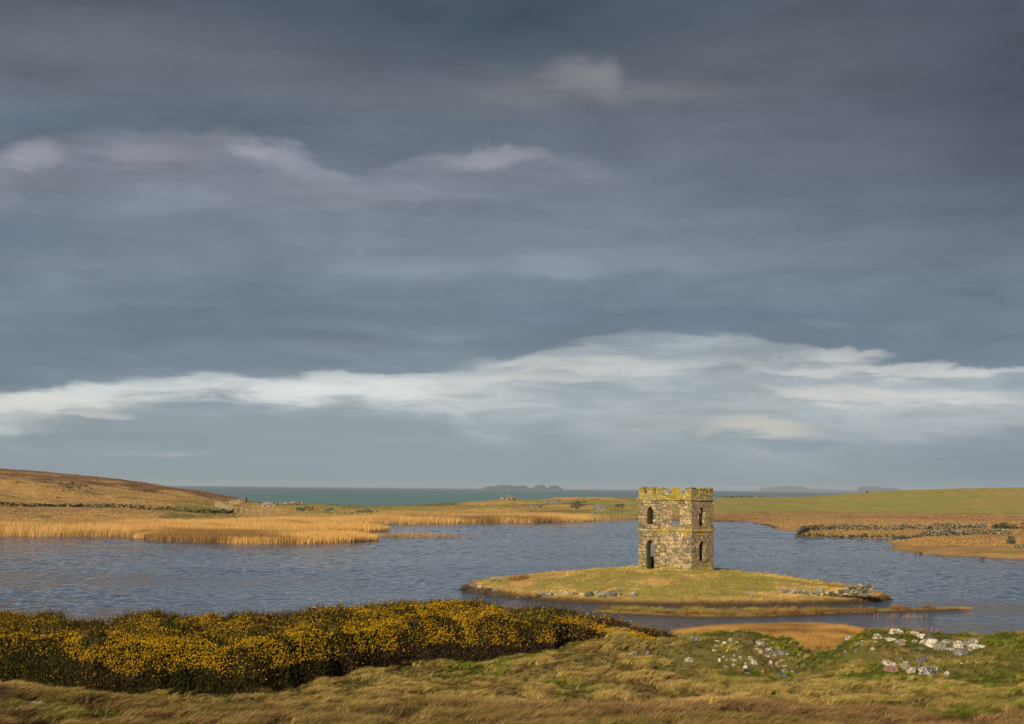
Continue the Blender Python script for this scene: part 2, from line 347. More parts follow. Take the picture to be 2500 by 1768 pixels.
farpoly = shore + [(900, 120), (900, 1600), (-900, 1600), (-900, shore[0][1])]
sky_px = [(-700, 1110), (-300, 1116), (0, 1141), (100, 1149), (200, 1159), (300, 1169), (380, 1180), (430, 1188), (480, 1196), (530, 1205), (570, 1211), (600, 1218), (620, 1223), (660, 1227), (720, 1230), (780, 1228), (900, 1235), (1000, 1232), (1100, 1227),
          (1170, 1223), (1205, 1219), (1240, 1214), (1262, 1218), (1320, 1219), (1360, 1213), (1450, 1212), (1560, 1215), (1741, 1217), (1780, 1213), (1850, 1212), (1950, 1212), (2000, 1209), (2060, 1205),
          (2100, 1202), (2200, 1195), (2300, 1192), (2400, 1190), (2500, 1189), (2800, 1188), (3400, 1196)]
cres_d = [(-700, 430), (0, 480), (600, 480), (700, 490), (1000, 500), (1250, 540), (1450, 570), (1741, 640), (2000, 700), (2500, 690), (3400, 700)]
flat_d = [(-700, 250), (0, 255), (400, 290), (700, 360), (1000, 400), (1250, 415), (1560, 420), (1741, 470), (2000, 520), (2500, 505), (3400, 480)]
def az_of_px(px): d = pdir(px, horizon(px)); return math.atan2(d[0], d[1])
K = np.linspace(-700, 3400, 260); KA = np.array([az_of_px(k) for k in K])
sky_y = np.interp(K, *zip(*sky_px)); dk = np.interp(K, *zip(*cres_d)); d0 = np.interp(K, *zip(*flat_d))
hk = np.array([D(k, y, dd * math.cos(a))[2] for k, y, dd, a in zip(K, sky_y, dk, KA)])
def far_h(x, y):
    x = np.asarray(x, float); y = np.asarray(y, float)
    r = np.hypot(x, y); a = np.arctan2(x, y)
    DK = np.interp(a, KA, dk); D0 = np.interp(a, KA, d0); HK = np.interp(a, KA, hk)
    sd = sdist(farpoly, x, y)
    flat = .12 + .35 * sm(sd / 2.5) + .5 * sm(sd / 40)
    t = (r - D0) / (DK - D0); tc_ = np.clip(t, 0, 1)
    HK = HK - .25
    z = flat + (HK - flat) * tc_ ** 1.25
    bumps = (fbm(x, y, .05, 4, 1) - .5) * 1.6 * sm(t * 3) * sm((1.02 - t) * 5) + (fbm(x, y, .2, 3, 2) - .5) * .35
    z = z + bumps * np.where(sd > 3, 1, np.clip(sd / 3, 0, 1))
    back = np.clip((r - DK) / 130, 0, 1)
    z = z - back ** 1.3 * (np.maximum(HK, 0) + 9)
    return np.where(sd > 0, z, np.maximum(sd * .25, -3))
def far_mix(x, y):                          # land cover colour
    r = np.hypot(x, y); a = np.arctan2(x, y); t = (r - np.interp(a, KA, d0)) / (np.interp(a, KA, dk) - np.interp(a, KA, d0))
    n = fbm(x, y, .035, 4, 3); n2 = fbm(x, y, .15, 4, 4); n3 = fbm(x * .25, y, .12, 3, 5); px = np.interp(a, KA, K)
    straw = np.array([.56, .34, .11]); tan = np.array([.43, .265, .10]); brown = np.array([.24, .125, .065]); green = np.array([.27, .25, .065]); dk_ = np.array([.085, .075, .03])
    c = straw + (tan - straw) * sm((n - .3) * 3)[..., None]
    lerp = lambda c, d, w: c + (d - c) * np.clip(w, 0, 1)[..., None]
    left = sm((620 - px) / 60); mid = sm((px - 560) / 80) * sm((1640 - px) / 80); rgt = sm((px - 1480) / 120)
    c = lerp(c, brown, left * sm((t - .70) * 8 + (n2 - .5) * 2) * sm((n2 - .25) * 5) * .9)
    c = lerp(c, brown, left * sm((.1 - np.abs(t - .02)) * 12) * sm((n3 - .45) * 6) * .7)
    c = lerp(c, dk_, left * sm((n2 - .66) * 12) * .55)
    c = lerp(c, green * .75, left * sm((px - 380) / 80) * sm((.75 - t) * 3) * sm((n2 - .3) * 4) * .9)
    c = lerp(c, green * 1.15, mid * sm((n - .38) * 4) * .8); c = lerp(c, dk_, mid * sm((n3 - .62) * 12) * .6)
    c = lerp(c, dk_ * 1.2, mid * sm((1150 - px) / 50) * sm((t - .80) * 10) * .75)
    # right: flat brown/orange moor then green slope
    c = lerp(c, tan * .95, rgt * sm(-t * 6 + .3))
    c = lerp(c, brown * 1.35, rgt * sm((.0 - t) * 5) * sm((n3 - .42) * 7 + .0) * .8)
    c = lerp(c, straw * 1.05, rgt * sm((-.45 - t) * 4) * sm((n3 - .35) * 5) * .6)
    g2 = lerp(green * 1.2, straw * .85, sm((n3 - .48) * 8) * .55)
    c = c + (g2 - c) * (rgt * sm((t - .02) * 25 + (n - .5)) * sm((1.04 - t) * 12 + sm((px - 1950) / 100) * 4))[..., None]
    c = lerp(c, dk_ * 1.6, rgt * sm((.045 - np.abs(t - .03)) * 30) * sm((n2 - .35) * 5) * .6)
    sdv = sdist(farpoly, x, y)
    c = lerp(c, np.array([.06, .04, .022]), sm((1.2 - sdv) / 1.0) * .95)
    # foreland with walls
    near = rgt * sm((340 - r) / 20)
    c = lerp(c, np.array([.40, .24, .085]) * (.8 + .5 * n2[..., None]), near * .8)
    return c
A = np.linspace(R(-34), R(34), 720)
Rr = np.concatenate([np.geomspace(140, 560, 270), np.linspace(562, 860, 40)])
AA, RR = np.meshgrid(A, Rr, indexing='ij'); X = RR * np.sin(AA); Y = RR * np.cos(AA); Z = far_h(X, Y)
def grid_faces(n, m):
    i = np.arange((n - 1) * (m - 1)); a = i // (m - 1) * m + i % (m - 1)
    return np.stack([a, a + m, a + m + 1, a + 1], 1)
C = far_mix(X, Y)
me = np_mesh('hills', np.stack([X, Y, Z], -1).reshape(-1, 3), grid_faces(*X.shape), M_land, C.reshape(-1, 3), True)
tag(link('hills', me), kind='structure')

# ------------------------------------------------------------------ water
def sheet(name, x0, x1, y0, y1, z, mat, n=24):
    xs = np.linspace(x0, x1, n); ys = np.linspace(y0, y1, n); XX, YY = np.meshgrid(xs, ys, indexing='ij')
    me = np_mesh(name, np.stack([XX, YY, np.full(XX.shape, z)], -1).reshape(-1, 3), grid_faces(n, n), mat, None, True)
    return tag(link(name, me), kind='structure')
lx = np.unique(np.concatenate([np.linspace(-330, -102, 16), np.arange(-102, -62, .6), np.arange(-62, 62, .36), np.arange(62, 102, .6), np.linspace(103, 330, 16)])); ly = [58., 66., 74., 80.]
while ly[-1] < 405: ly.append(ly[-1] + max(.30, .30 * (ly[-1] / 115) ** 1.25))
ly = np.array(ly + [415., 428., 440.])
LX, LY = np.meshgrid(lx, ly, indexing='ij')
ridge = lambda q: 1 - np.abs(2 * q - 1)
wv = .048 * (ridge(fbm(LX + .3 * LY, LY * 1.5, .58, 2, 50)) ** 2 - .5) + .032 * (vnoise(LX * 1.25 - LY * .3, LY * 1.5) - .5) + .06 * (fbm(LX, LY * 1.4, .24, 2, 51) - .5) + .10 * (fbm(LX, LY * 1.3, .11, 2, 53) - .5) * sm((LY - 190) / 80)
lane = .45 + .55 * sm((fbm(LX * .5, LY, .045, 3, 52) - .30) * 4)
lane *= 1 - .9 * np.exp(-((LX - 33) / 14) ** 2 - ((LY - 108) / 9) ** 2); lane *= 1 - .7 * sm((100 - LY) / 8)
lane *= 1 + 1.2 * sm((LY - 160) / 150)
wv = wv * lane * sm((402 - LY) / 25) * sm((102 - np.abs(LX)) / 6) * sm((LY - 82) / 8)
tag(link('lake', np_mesh('lake', np.stack([LX, LY, wv], -1).reshape(-1, 3), grid_faces(*LX.shape), M_lake, None, True)), kind='structure')
sheet('sea', -16000, 16000, 300, 24000, -3.0, M_sea)

# ------------------------------------------------------------------ island and spit
isle_px = [(1124, 1438.5), (1150, 1446), (1200, 1455), (1250, 1461), (1300, 1466.5), (1400, 1474), (1500, 1478), (1600, 1480.5), (1700, 1482), (1850, 1481.5), (2000, 1478.5),
           (2080, 1475.5), (2140, 1470.5), (2180, 1464), (2165, 1456), (2120, 1446), (2060, 1436), (1980, 1424), (1900, 1412), (1750, 1405), (1600, 1402), (1500, 1402), (1400, 1403), (1330, 1407), (1285, 1413), (1235, 1418), (1170, 1423), (1140, 1430)]
isle = [tuple(P(a, b)[:2]) for a, b in isle_px]
def isle_h(x, y):
    x = np.asarray(x, float); y = np.asarray(y, float)
    sd = sdist(isle, x, y)
    h = .02 + .30 * sm(sd / .7) + 1.18 * sm((sd + 1.0) / 14.5)
    # rise towards the tower, low wedge at the left tip
    h = h - .0
    h = h + (fbm(x, y, .35, 4, 6) - .5) * .30 * sm(sd / 3) + (fbm(x, y, 1.6, 3, 7) - .5) * .16 * sm(sd / 1)
    return np.where(sd > 0, h, np.maximum(sd * .5, -.8))
spit_px = [(1432, 1494), (1500, 1499.5), (1600, 1504.5), (1700, 1508), (1750, 1508.5), (1850, 1508), (1950, 1504.5), (2050, 1500), (2150, 1496), (2250, 1492.5), (2330, 1490), (2372, 1487.5),
           (2300, 1488), (2150, 1490.5), (2050, 1492), (1950, 1493), (1850, 1494), (1750, 1494.5), (1650, 1494.5), (1600, 1493), (1500, 1492.5)]
spit = [tuple(P(a, b)[:2]) for a, b in spit_px]
def spit_h(x, y):
    x = np.asarray(x, float); y = np.asarray(y, float); sd = sdist(spit, x, y)
    h = .02 + .16 * sm(sd / .5) + .16 * sm(sd / 2.2) + (fbm(x, y, .5, 3, 8) - .5) * .12 * sm(sd / .8)
    return np.where(sd > 0, h, np.maximum(sd * .5, -.6))
STR = np.array([.56, .37, .115]); GRN = np.array([.30, .26, .055]); BRN = np.array([.26, .145, .06]); DRK = np.array([.07, .048, .022])
def L(c, d, w): return c + (d - c) * np.clip(w, 0, 1)[..., None]
def isle_col(x, y):
    sd = sdist(isle, x, y); n = fbm(x, y, .28, 4, 9); n2 = fbm(x, y, .9, 3, 10)
    c = L(STR[None] * np.ones(x.shape + (1,)), GRN, sm((n - .40) * 6 + sm(sd / 8) * .5) * .85 * sm(sd / 3.5))
    c = L(c, BRN * 1.3, sm((n2 - .58) * 8) * .5); c = L(c, BRN, sm((1.5 - sd) / 1.3) * .75); c = L(c, DRK, sm((.75 - sd) / .45))
    return c
def spit_col(x, y):
    sd = sdist(spit, x, y); n = fbm(x, y, .4, 3, 11)
    c = L(np.array([.33, .19, .055])[None] * np.ones(x.shape + (1,)), GRN * .85, sm((n - .45) * 7) * .8)
    c = L(c, BRN, sm((.9 - sd) / .8) * .6); return L(c, DRK, sm((.3 - sd) / .25))
def land_grid(name, h, colf, x0, x1, y0, y1, st, mat):
    xs = np.arange(x0, x1, st); ys = np.arange(y0, y1, st); XX, YY = np.meshgrid(xs, ys, indexing='ij')
    me = np_mesh(name, np.stack([XX, YY, h(XX, YY)], -1).reshape(-1, 3), grid_faces(*XX.shape), mat, colf(XX, YY).reshape(-1, 3), True)
    return tag(link(name, me), kind='structure')
land_grid('island', isle_h, isle_col, -8, 36, 99, 150, .22, M_isle)
land_grid('spit', spit_h, spit_col, 2, 38, 93, 106, .16, M_isle)

# ------------------------------------------------------------------ foreground ground
crest_px = [(-900, 1590), (1100, 1584), (1300, 1580), (1370, 1568), (1390, 1562), (1430, 1557), (1475, 1553), (1515, 1550), (1560, 1558), (1600, 1562), (1640, 1563), (1668, 1562), (1690, 1558), (1735, 1551), (1775, 1555), (1798, 1546), (1815, 1547), (1850, 1561), (1900, 1571), (1928, 1573), (1945, 1582), (1990, 1603),
            (2030, 1599), (2060, 1578), (2090, 1563), (2110, 1554), (2150, 1552), (2200, 1548), (2260, 1555), (2300, 1558), (2360, 1562), (2440, 1560), (2500, 1561), (3400, 1562)]
CYD = 57.0
CKX = np.array([D(a, b, CYD)[0] for a, b in crest_px]); CKZ = np.array([D(a, b, CYD)[2] for a, b in crest_px])
fy = [-400, 0, 15, 28, 36, 41, 46, 51, 54]; fz = [9, 7.0, 4.9, 3.05, 2.25, 1.98, 1.86, 1.83, 1.85]
YT = np.linspace(-400, 200, 1201); ZT = np.interp(YT, fy + [60, 200], fz + [1.85, 1.85]); ZT = np.convolve(np.pad(ZT, 6, 'edge'), np.ones(13) / 13, 'valid')
def fg_h(x, y):
    x = np.asarray(x, float); y = np.asarray(y, float)
    z = np.interp(y, YT, ZT)
    z = z + .42 * np.exp(-((x + 20) / 7) ** 2 - ((y - 44) / 3.5) ** 2) - .10 * np.exp(-((x + 10) / 5) ** 2 - ((y - 44) / 4) ** 2)
    cz = np.interp(x * CYD / np.maximum(y, 20), CKX, CKZ)
    S1 = sm((y - 51.2 + (fbm(x, y * 0, .5, 2, 12) - .5) * 2.0) / (CYD - 51.2))
    z = z + (cz - z) * S1
    # terrace between mounds and lumps
    z = z - .28 * np.exp(-((x - 13.3) / 2.2) ** 2 - ((y - 54.3) / .8) ** 2)
    z = z + (fbm(x, y, .45, 3, 13) - .5) * .35 * sm((y - 38) / 6) + (fbm(x, y, 1.7, 3, 14) - .5) * (.16 + .16 * sm((y - 50) / 3) * sm((x - 3) / 3))
    fall = sm((y - CYD - .6) / 14.5)
    z = z * (1 - fall) - .9 * fall
    lf = sm((4 - x) / 6) * sm((y - 58) / 6)
    return z - np.where(y < 74, lf * .55, 0) * (1 - fall)
def fg_col(x, y):
    n = fbm(x, y, .22, 4, 15); n2 = fbm(x, y, 1.1, 3, 16); n3 = fbm(x, y, .09, 3, 17)
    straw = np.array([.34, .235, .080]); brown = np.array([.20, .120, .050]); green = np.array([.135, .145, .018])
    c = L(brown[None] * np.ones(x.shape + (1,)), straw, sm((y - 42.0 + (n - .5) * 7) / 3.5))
    g = sm((x - 3) / 6) * sm((y - 48.5 + (n - .5) * 5) / 3) * .95 + sm((n - .52) * 7) * .62 * sm((y - 39) / 5) + sm((n3 - .45) * 8) * .3
    g = g + .6 * np.exp(-((x + 13.2) / 2.6) ** 2 - ((y - 42) / 1.3) ** 2)
    g = g + .35 * sm((x - 5) / 6) * sm((y - 42) / 5)
    g = g * (1 - .65 * np.exp(-((y - 54.2) / 1.6) ** 2) * sm((x - 4) / 3)); c = L(c, np.array([.24, .19, .05]), .7 * np.exp(-((y - 54) / 2.0) ** 2) * sm((x - 4) / 3))
    c = L(c, green, g * sm((n2 - .18) * 3)); c = L(c, straw * .9, sm((n2 - .60) * 7) * .55 * sm((y - 44) / 3))
    c = L(c, np.array([.07, .038, .026]), 1.0 * np.exp(-((x + 15.8) / 1.0) ** 4 - ((y - 42.6) / 1.0) ** 4))
    return c
def axis(parts):
    return np.unique(np.concatenate([np.arange(a, b, s) for a, b, s in parts]))
xs = axis([(-330, -30, 15), (-30, 30, .2), (30, 330, 15)]); ys = axis([(-300, 0, 20), (0, 34, 1), (34, 66, .2), (66, 90, .6)])
XX, YY = np.meshgrid(xs, ys, indexing='ij')
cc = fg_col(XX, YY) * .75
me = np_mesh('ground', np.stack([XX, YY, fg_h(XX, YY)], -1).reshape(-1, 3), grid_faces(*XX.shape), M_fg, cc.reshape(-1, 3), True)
tag(link('ground', me), kind='structure')

# ------------------------------------------------------------------ blades
def blades(name, p, H, Wd, lean, col, mat, seg=2, label=None, cat=None, tipcol=None):
    n = len(p); yaw = rng.random(n) * np.pi
    # face mostly across the view so that thin blades stay visible
    wx = np.cos(yaw) * Wd / 2; wy = np.sin(yaw) * Wd / 2
    def lvl(t, k):
        q = p.copy(); q[:, 0] += lean[:, 0] * H * t ** 1.7; q[:, 1] += lean[:, 1] * H * t ** 1.7
        ln = np.hypot(lean[:, 0], lean[:, 1]); q[:, 2] += H * t * np.sqrt(np.maximum(.12, 1 - np.minimum(ln * t, .93) ** 2)); return q
    o = np.stack([wx, wy, wx * 0], 1)
    if seg == 1:
        v = np.stack([lvl(0, 0) - o, lvl(0, 0) + o, lvl(1, 0)], 1).reshape(-1, 3); i = np.arange(n)[:, None] * 3
        f = i + np.array([[0, 1, 2]]); k = 3
    else:
        m = lvl(.5, 0); v = np.stack([p - o, p + o, m + o * .8, m - o * .8, lvl(1, 0)], 1).reshape(-1, 3); i = np.arange(n)[:, None] * 5
        f = np.concatenate([i + [[0, 1, 2]], i + [[0, 2, 3]], i + [[3, 2, 4]]], 0); k = 5
    c = np.repeat(col, k, 0)
    me = np_mesh(name, v, f, mat, c)
    o = link(name, me); tag(o, label, cat, kind='stuff'); return o
def jit(c, a=.25):
    n = len(c); return np.clip(c * (1 + (rng.random((n, 1)) - .5) * 2 * a) * (1 + (rng.random((n, 3)) - .5) * .12), 0.005, .95)

M1 = [(120,150,180,110,'grey'),(515,180,90,50,'tan'),(625,210,80,60,'white'),(735,165,100,65,'white'),(850,200,80,45,'lt'),(1110,220,60,70,'lt'),(1265,225,175,130,'white'),(1190,325,80,60,'lt'),(1270,370,70,80,'tan'),
      (1430,350,170,150,'speck'),(1395,440,100,50,'white'),(1515,435,90,50,'lt'),(1610,385,210,100,'grey'),(1715,405,80,50,'white'),(620,460,60,40,'white'),(810,440,55,55,'lt'),(915,470,75,60,'white'),(545,520,40,70,'white'),
      (670,510,45,40,'lt'),(825,515,100,60,'tan'),(750,505,40,40,'lt'),(1080,475,90,60,'white'),(1155,560,118,118,'white'),(1000,580,60,60,'lt'),(1010,645,80,80,'white'),(1010,700,100,60,'dark'),(645,630,45,40,'white'),(690,640,40,30,'white'),
      (795,605,60,60,'lt'),(1445,560,70,70,'white'),(1650,515,100,45,'tan'),(1555,580,45,45,'white'),(1575,620,90,60,'pink'),(1690,620,100,55,'tan'),(1700,705,115,70,'white'),(1310,725,70,95,'ochre'),(1830,725,70,70,'tan'),
      (1590,765,120,60,'blue'),(1690,785,110,60,'blue'),(1580,815,70,40,'blue'),(1020,740,80,30,'grey'),(1950,520,45,40,'white'),(1930,425,60,20,'lt'),(2050,575,100,60,'dark'),(500,265,60,40,'lt'),(455,345,70,50,'tan'),(1825,355,34,24,'white')]
M2 = [(160,295,80,60,'white'),(510,270,128,64,'white'),(725,215,180,80,'white'),(680,310,140,44,'white'),(340,325,70,25,'lt'),(480,345,60,30,'white'),(255,370,35,45,'lt'),(450,420,60,30,'white'),(125,465,60,50,'speck'),(245,445,55,50,'grey'),
      (960,240,120,60,'white'),(1045,275,110,66,'white'),(1170,275,170,110,'dark'),(760,340,90,56,'lt'),(815,370,84,56,'pink'),(815,320,66,40,'tan'),(970,330,70,40,'lt'),(1090,345,120,70,'white'),(1190,370,150,125,'white'),(1275,400,140,100,'lt'),
      (1335,345,110,66,'white'),(1395,420,90,70,'speck'),(1050,420,120,44,'grey'),(940,420,80,44,'dark'),(1500,400,130,140,'white'),(1520,465,150,90,'grey'),(1600,360,110,70,'grey'),(1680,335,140,80,'lt'),(1680,395,120,70,'white'),(1620,430,80,64,'lt'),
      (1770,395,90,44,'white'),(660,600,170,90,'lt'),(660,665,170,70,'pink'),(1050,560,155,80,'grey'),(860,590,70,55,'tan'),(855,645,96,96,'lt'),(930,685,120,86,'tan'),(1010,665,70,80,'grey'),(1110,690,230,115,'speck'),(1185,680,130,86,'speck'),
      (1355,730,80,66,'speck'),(1170,760,40,20,'white'),(1530,595,50,30,'white'),(780,540,50,24,'grey'),(620,300,40,30,'lt'),(1460,350,60,50,'lt')]
# keep grass off the faces of the embedded stones
ROCKS_ALL = [(1680 + a / 7.175, 1540 + b / 7.175, w / 7.175, h_ / 7.175) for a, b, w, h_, _ in M1] + [(2040 + a / 4.991, 1500 + b / 4.991, w / 4.991, h_ / 4.991) for a, b, w, h_, _ in M2] + [(85, 1724, 44, 20), (100, 1725, 26, 20), (1545, 1594, 22, 11), (1581, 1593, 9, 9), (1680, 1611, 20, 12)]
RP = np.array([[*hit(fg_h, a, b + h_ * .3, 34, 64)[:2], w / F * 54 / 2] for a, b, w, h_ in ROCKS_ALL])
def clear_of_rocks(x, y):
    k = np.ones(len(x), bool)
    for cx_, cy_, r_ in RP: k &= ~((np.abs(x - cx_) < r_ + .06) & (y < cy_ + .25) & (y > cy_ - .32))
    return k
# foreground sward
N = 40000
y = 36 + (66 - 36) * rng.random(N) ** 1.0; x = (rng.random(N) * 2 - 1) * (y * .39 + 1)
y = y + .0; z = fg_h(x, y)
tus = fbm(x, y * 1.3, 1.15, 3, 20); kk = fbm(x, y, .3, 2, 21)
keep = clear_of_rocks(x, y) & (y < 60.5) & (rng.random(N) < .45 + 1.1 * (tus - .25))
x, y, z, tus, kk = x[keep], y[keep], z[keep], tus[keep], kk[keep]
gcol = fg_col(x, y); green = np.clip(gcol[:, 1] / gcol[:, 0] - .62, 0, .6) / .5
H = (.10 + .42 * sm((tus - .35) * 2.6)) * (1 - .62 * np.clip(green, 0, 1)) * (.6 + .6 * rng.random(len(x))) * (1.15 - .35 * sm((y - 41) / 5))
ang = 0.25 + (kk - .5) * 2.2 + (rng.random(len(x)) - .5) * 1.1
ln = .75 + .3 * rng.random(len(x))
lean = np.stack([np.cos(ang) * ln, np.sin(ang) * ln], 1)
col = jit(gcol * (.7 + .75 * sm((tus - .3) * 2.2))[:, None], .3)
pale = rng.random(len(x)) < .10; col[pale] = col[pale] * .4 + np.array([.42, .31, .13]) * .6
blades('meadow_grass', np.stack([x, y, z + (tus - .45) * .10 - .03], 1), H, np.where(green > .5, .014, .012) + rng.random(len(x)) * .010, lean, col, M_blade, 2, 'long wind-combed dead grass covering the foreground bank', 'grass')

# tussocks: a few tuft meshes instanced over the bank
tuft_col = bpy.data.collections.new('tufts')
M_tuft = bpy.data.materials.new('tussock_grass'); M_tuft.use_nodes = True; N = NT(M_tuft.node_tree)
at = N.n('ShaderNodeAttribute', attribute_type='INSTANCER', attribute_name='tint'); vc = N.n('ShaderNodeVertexColor'); vc.layer_name = 'cover'
tm = N.mix(1.0, at.outputs[0], vc.outputs[0], 'MULTIPLY'); b1 = N.n('ShaderNodeBsdfDiffuse'); N.l(tm, b1.inputs[0]); b2 = N.n('ShaderNodeBsdfTranslucent'); N.l(tm, b2.inputs[0])
mx = N.n('ShaderNodeMixShader'); mx.inputs[0].default_value = .25; N.l(b1.outputs[0], mx.inputs[1]); N.l(b2.outputs[0], mx.inputs[2]); oo = N.n('ShaderNodeOutputMaterial'); N.l(mx.outputs[0], oo.inputs[0])
for t_ in range(6):
    nb = 70; rr = .17 * np.sqrt(rng.random(nb)); th = rng.random(nb) * 6.28; bx = rr * np.cos(th); by = rr * np.sin(th)
    Hb = .26 + .22 * rng.random(nb); yaw = rng.random(nb) * 3.14; w = .006 + .006 * rng.random(nb); lx = .25 + .75 * rng.random(nb); ly = (rng.random(nb) - .5) * 1.1
    o3 = np.stack([np.cos(yaw) * w, np.sin(yaw) * w, 0 * w], 1); p0 = np.stack([bx, by, 0 * bx - .03], 1)
    def pt(t): return p0 + np.stack([lx * Hb * t ** 1.6, ly * Hb * t ** 1.6, Hb * t * (1 - .38 * t)], 1)
    v = np.stack([p0 - o3, p0 + o3, pt(.5) + o3 * .8, pt(.5) - o3 * .8, pt(1)], 1).reshape(-1, 3); i_ = np.arange(nb)[:, None] * 5
    f = np.concatenate([i_ + [[0, 1, 2]], i_ + [[0, 2, 3]], i_ + [[3, 2, 4]]], 0)
    cb = np.repeat(np.clip(.30 + 1.15 * rng.random((nb, 1)), 0, 1.5) * np.array([[1, 1, 1.]]), 5, 0)
    ob = bpy.data.objects.new('tuft', np_mesh('tuft', v, f, M_tuft, cb)); tuft_col.objects.link(ob)
n = 50000; y = 36 + 24.5 * rng.random(n); x = (rng.random(n) * 2 - 1) * (y * .39 + 1.5); tus = fbm(x, y * 1.5, .95, 3, 20); k = (rng.random(n) < .35 + 1.3 * (tus - .2)) & clear_of_rocks(x, y)
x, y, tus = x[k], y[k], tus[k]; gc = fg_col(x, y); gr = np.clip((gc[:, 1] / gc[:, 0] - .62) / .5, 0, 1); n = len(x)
tz = fg_h(x, y) + (tus - .45) * .12
me = bpy.data.meshes.new('tussocks'); me.vertices.add(n); me.vertices.foreach_set('co', np.stack([x, y, tz], 1).astype(np.float32).ravel())
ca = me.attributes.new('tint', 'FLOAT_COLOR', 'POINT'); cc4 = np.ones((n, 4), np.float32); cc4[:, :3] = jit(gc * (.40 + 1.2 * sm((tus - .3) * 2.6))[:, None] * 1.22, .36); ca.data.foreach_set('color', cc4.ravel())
rot_ = np.zeros((n, 3), np.float32); kk = fbm(x, y, .22, 2, 21); rot_[:, 2] = .15 + (kk - .5) * 2.8 + (rng.random(n) - .5) * 1.7
ra = me.attributes.new('rot', 'FLOAT_VECTOR', 'POINT'); ra.data.foreach_set('vector', rot_.ravel())
sc_ = .86 * ((.50 + .75 * sm((tus - .32) * 2.6)) * (1 - .55 * gr) * (1 - .28 * sm((x - 3) / 4) * sm((y - 49) / 3)) * (.75 + .5 * rng.random(n)) * (1.1 - .25 * sm((y - 41) / 6))).astype(np.float32)
sa = me.attributes.new('size', 'FLOAT', 'POINT'); sa.data.foreach_set('value', sc_)
tob = link('tussocks', me); tag(tob, 'wind-combed tussocks of dead and green grass on the foreground bank', 'grass', kind='stuff')
ng = bpy.data.node_groups.new('scatter_tufts', 'GeometryNodeTree'); ng.interface.new_socket('Geometry', in_out='INPUT', socket_type='NodeSocketGeometry'); ng.interface.new_socket('Geometry', in_out='OUTPUT', socket_type='NodeSocketGeometry')
gi = ng.nodes.new('NodeGroupInput'); go = ng.nodes.new('NodeGroupOutput'); ip = ng.nodes.new('GeometryNodeInstanceOnPoints'); ci = ng.nodes.new('GeometryNodeCollectionInfo')
ci.inputs['Collection'].default_value = tuft_col; ci.inputs['Separate Children'].default_value = True; ci.inputs['Reset Children'].default_value = True
def nat(nm, ty):
    q = ng.nodes.new('GeometryNodeInputNamedAttribute'); q.data_type = ty; q.inputs['Name'].default_value = nm; return q.outputs['Attribute']
ng.links.new(gi.outputs[0], ip.inputs['Points']); ng.links.new(ci.outputs[0], ip.inputs['Instance']); ip.inputs['Pick Instance'].default_value = True
e2r = ng.nodes.new('FunctionNodeEulerToRotation'); ng.links.new(nat('rot', 'FLOAT_VECTOR'), e2r.inputs[0]); ng.links.new(e2r.outputs[0], ip.inputs['Rotation'])
ng.links.new(nat('size', 'FLOAT'), ip.inputs['Scale']); ng.links.new(ip.outputs[0], go.inputs[0])
md = tob.modifiers.new('scatter', 'NODES'); md.node_group = ng

# island and spit sward
def sward(name, h, cf, x0, x1, y0, y1, n, hh, poly, label, sdmin=.15):
    x = x0 + (x1 - x0) * rng.random(n); y = y0 + (y1 - y0) * rng.random(n); sd = sdist(poly, x, y); k = sd > sdmin; x, y, sd = x[k], y[k], sd[k]
    z = h(x, y); t = fbm(x, y, 1.1, 3, 22); H = hh * (.25 + 1.5 * sm((t - .32) * 2.6)) * (.6 + .7 * rng.random(len(x))) * (1 + .8 * sm((1.6 - sd) / 1.5))
    ang = .2 + (rng.random(len(x)) - .5) * 2; lean = np.stack([np.cos(ang), np.sin(ang)], 1) * (.45 + .4 * rng.random((len(x), 1)))
    c = jit(cf(x, y) * (.58 + .85 * sm((t - .3) * 2.4))[:, None], .34); c = np.where((sd < .6)[:, None], c * .0 + jit(np.tile(BRN * .85, (len(x), 1))), c)
    blades(name, np.stack([x, y, z - .03], 1), H, .03 + .02 * rng.random(len(x)), lean, c, M_blade, 1, label, 'grass')
sward('island_grass', isle_h, isle_col, -6, 34, 99, 148, 175000, .15, isle, 'short green and straw grass covering the islet around the tower')
sward('spit_grass', spit_h, spit_col, 3, 37, 94, 105, 70000, .15, spit, 'rusty sedge growing on the thin low spit before the islet', .05)

# reeds ------------------------------------------------------------
def reed_bed(name, poly_px, n, hgt, label, col=(.68, .42, .15), wid=.05, dens=None, wz=0.0, hn=.05, lean0=.08):
    poly = [tuple(P(a, b)[:2]) for a, b in poly_px]; q = np.array(poly)
    x = q[:, 0].min() + np.ptp(q[:, 0]) * rng.random(n); y = q[:, 1].min() + np.ptp(q[:, 1]) * rng.random(n)
    sd = sdist(poly, x, y); k = sd > 0
    if dens is not None: k &= rng.random(n) < dens(x, y, sd)
    x, y, sd = x[k], y[k], sd[k]
    t = fbm(x, y, hn * 3, 3, 25); tn = fbm(x * .35, y, hn * 2.2, 3, 26)
    H = hgt * (.75 + .5 * t) * (.84 + .22 * rng.random(len(x))) * (.72 + .28 * sm(sd / (hgt * 2)))
    ang = rng.random(len(x)) * 6.28; lean = np.stack([np.cos(ang) * lean0 + lean0 * .9, np.sin(ang) * lean0], 1)
    c = np.array(col)[None] * (1.06 - .42 * sm((tn - .50) * 7))[:, None]; c = L(c, np.array([.27, .15, .06]), sm((tn - .56) * 9) * .6)
    blades(name, np.stack([x, y, np.full(len(x), wz - .05)], 1), H, wid * (.7 + .6 * rng.random(len(x))), lean, jit(c, .22), M_reed, 1, label, 'reeds')
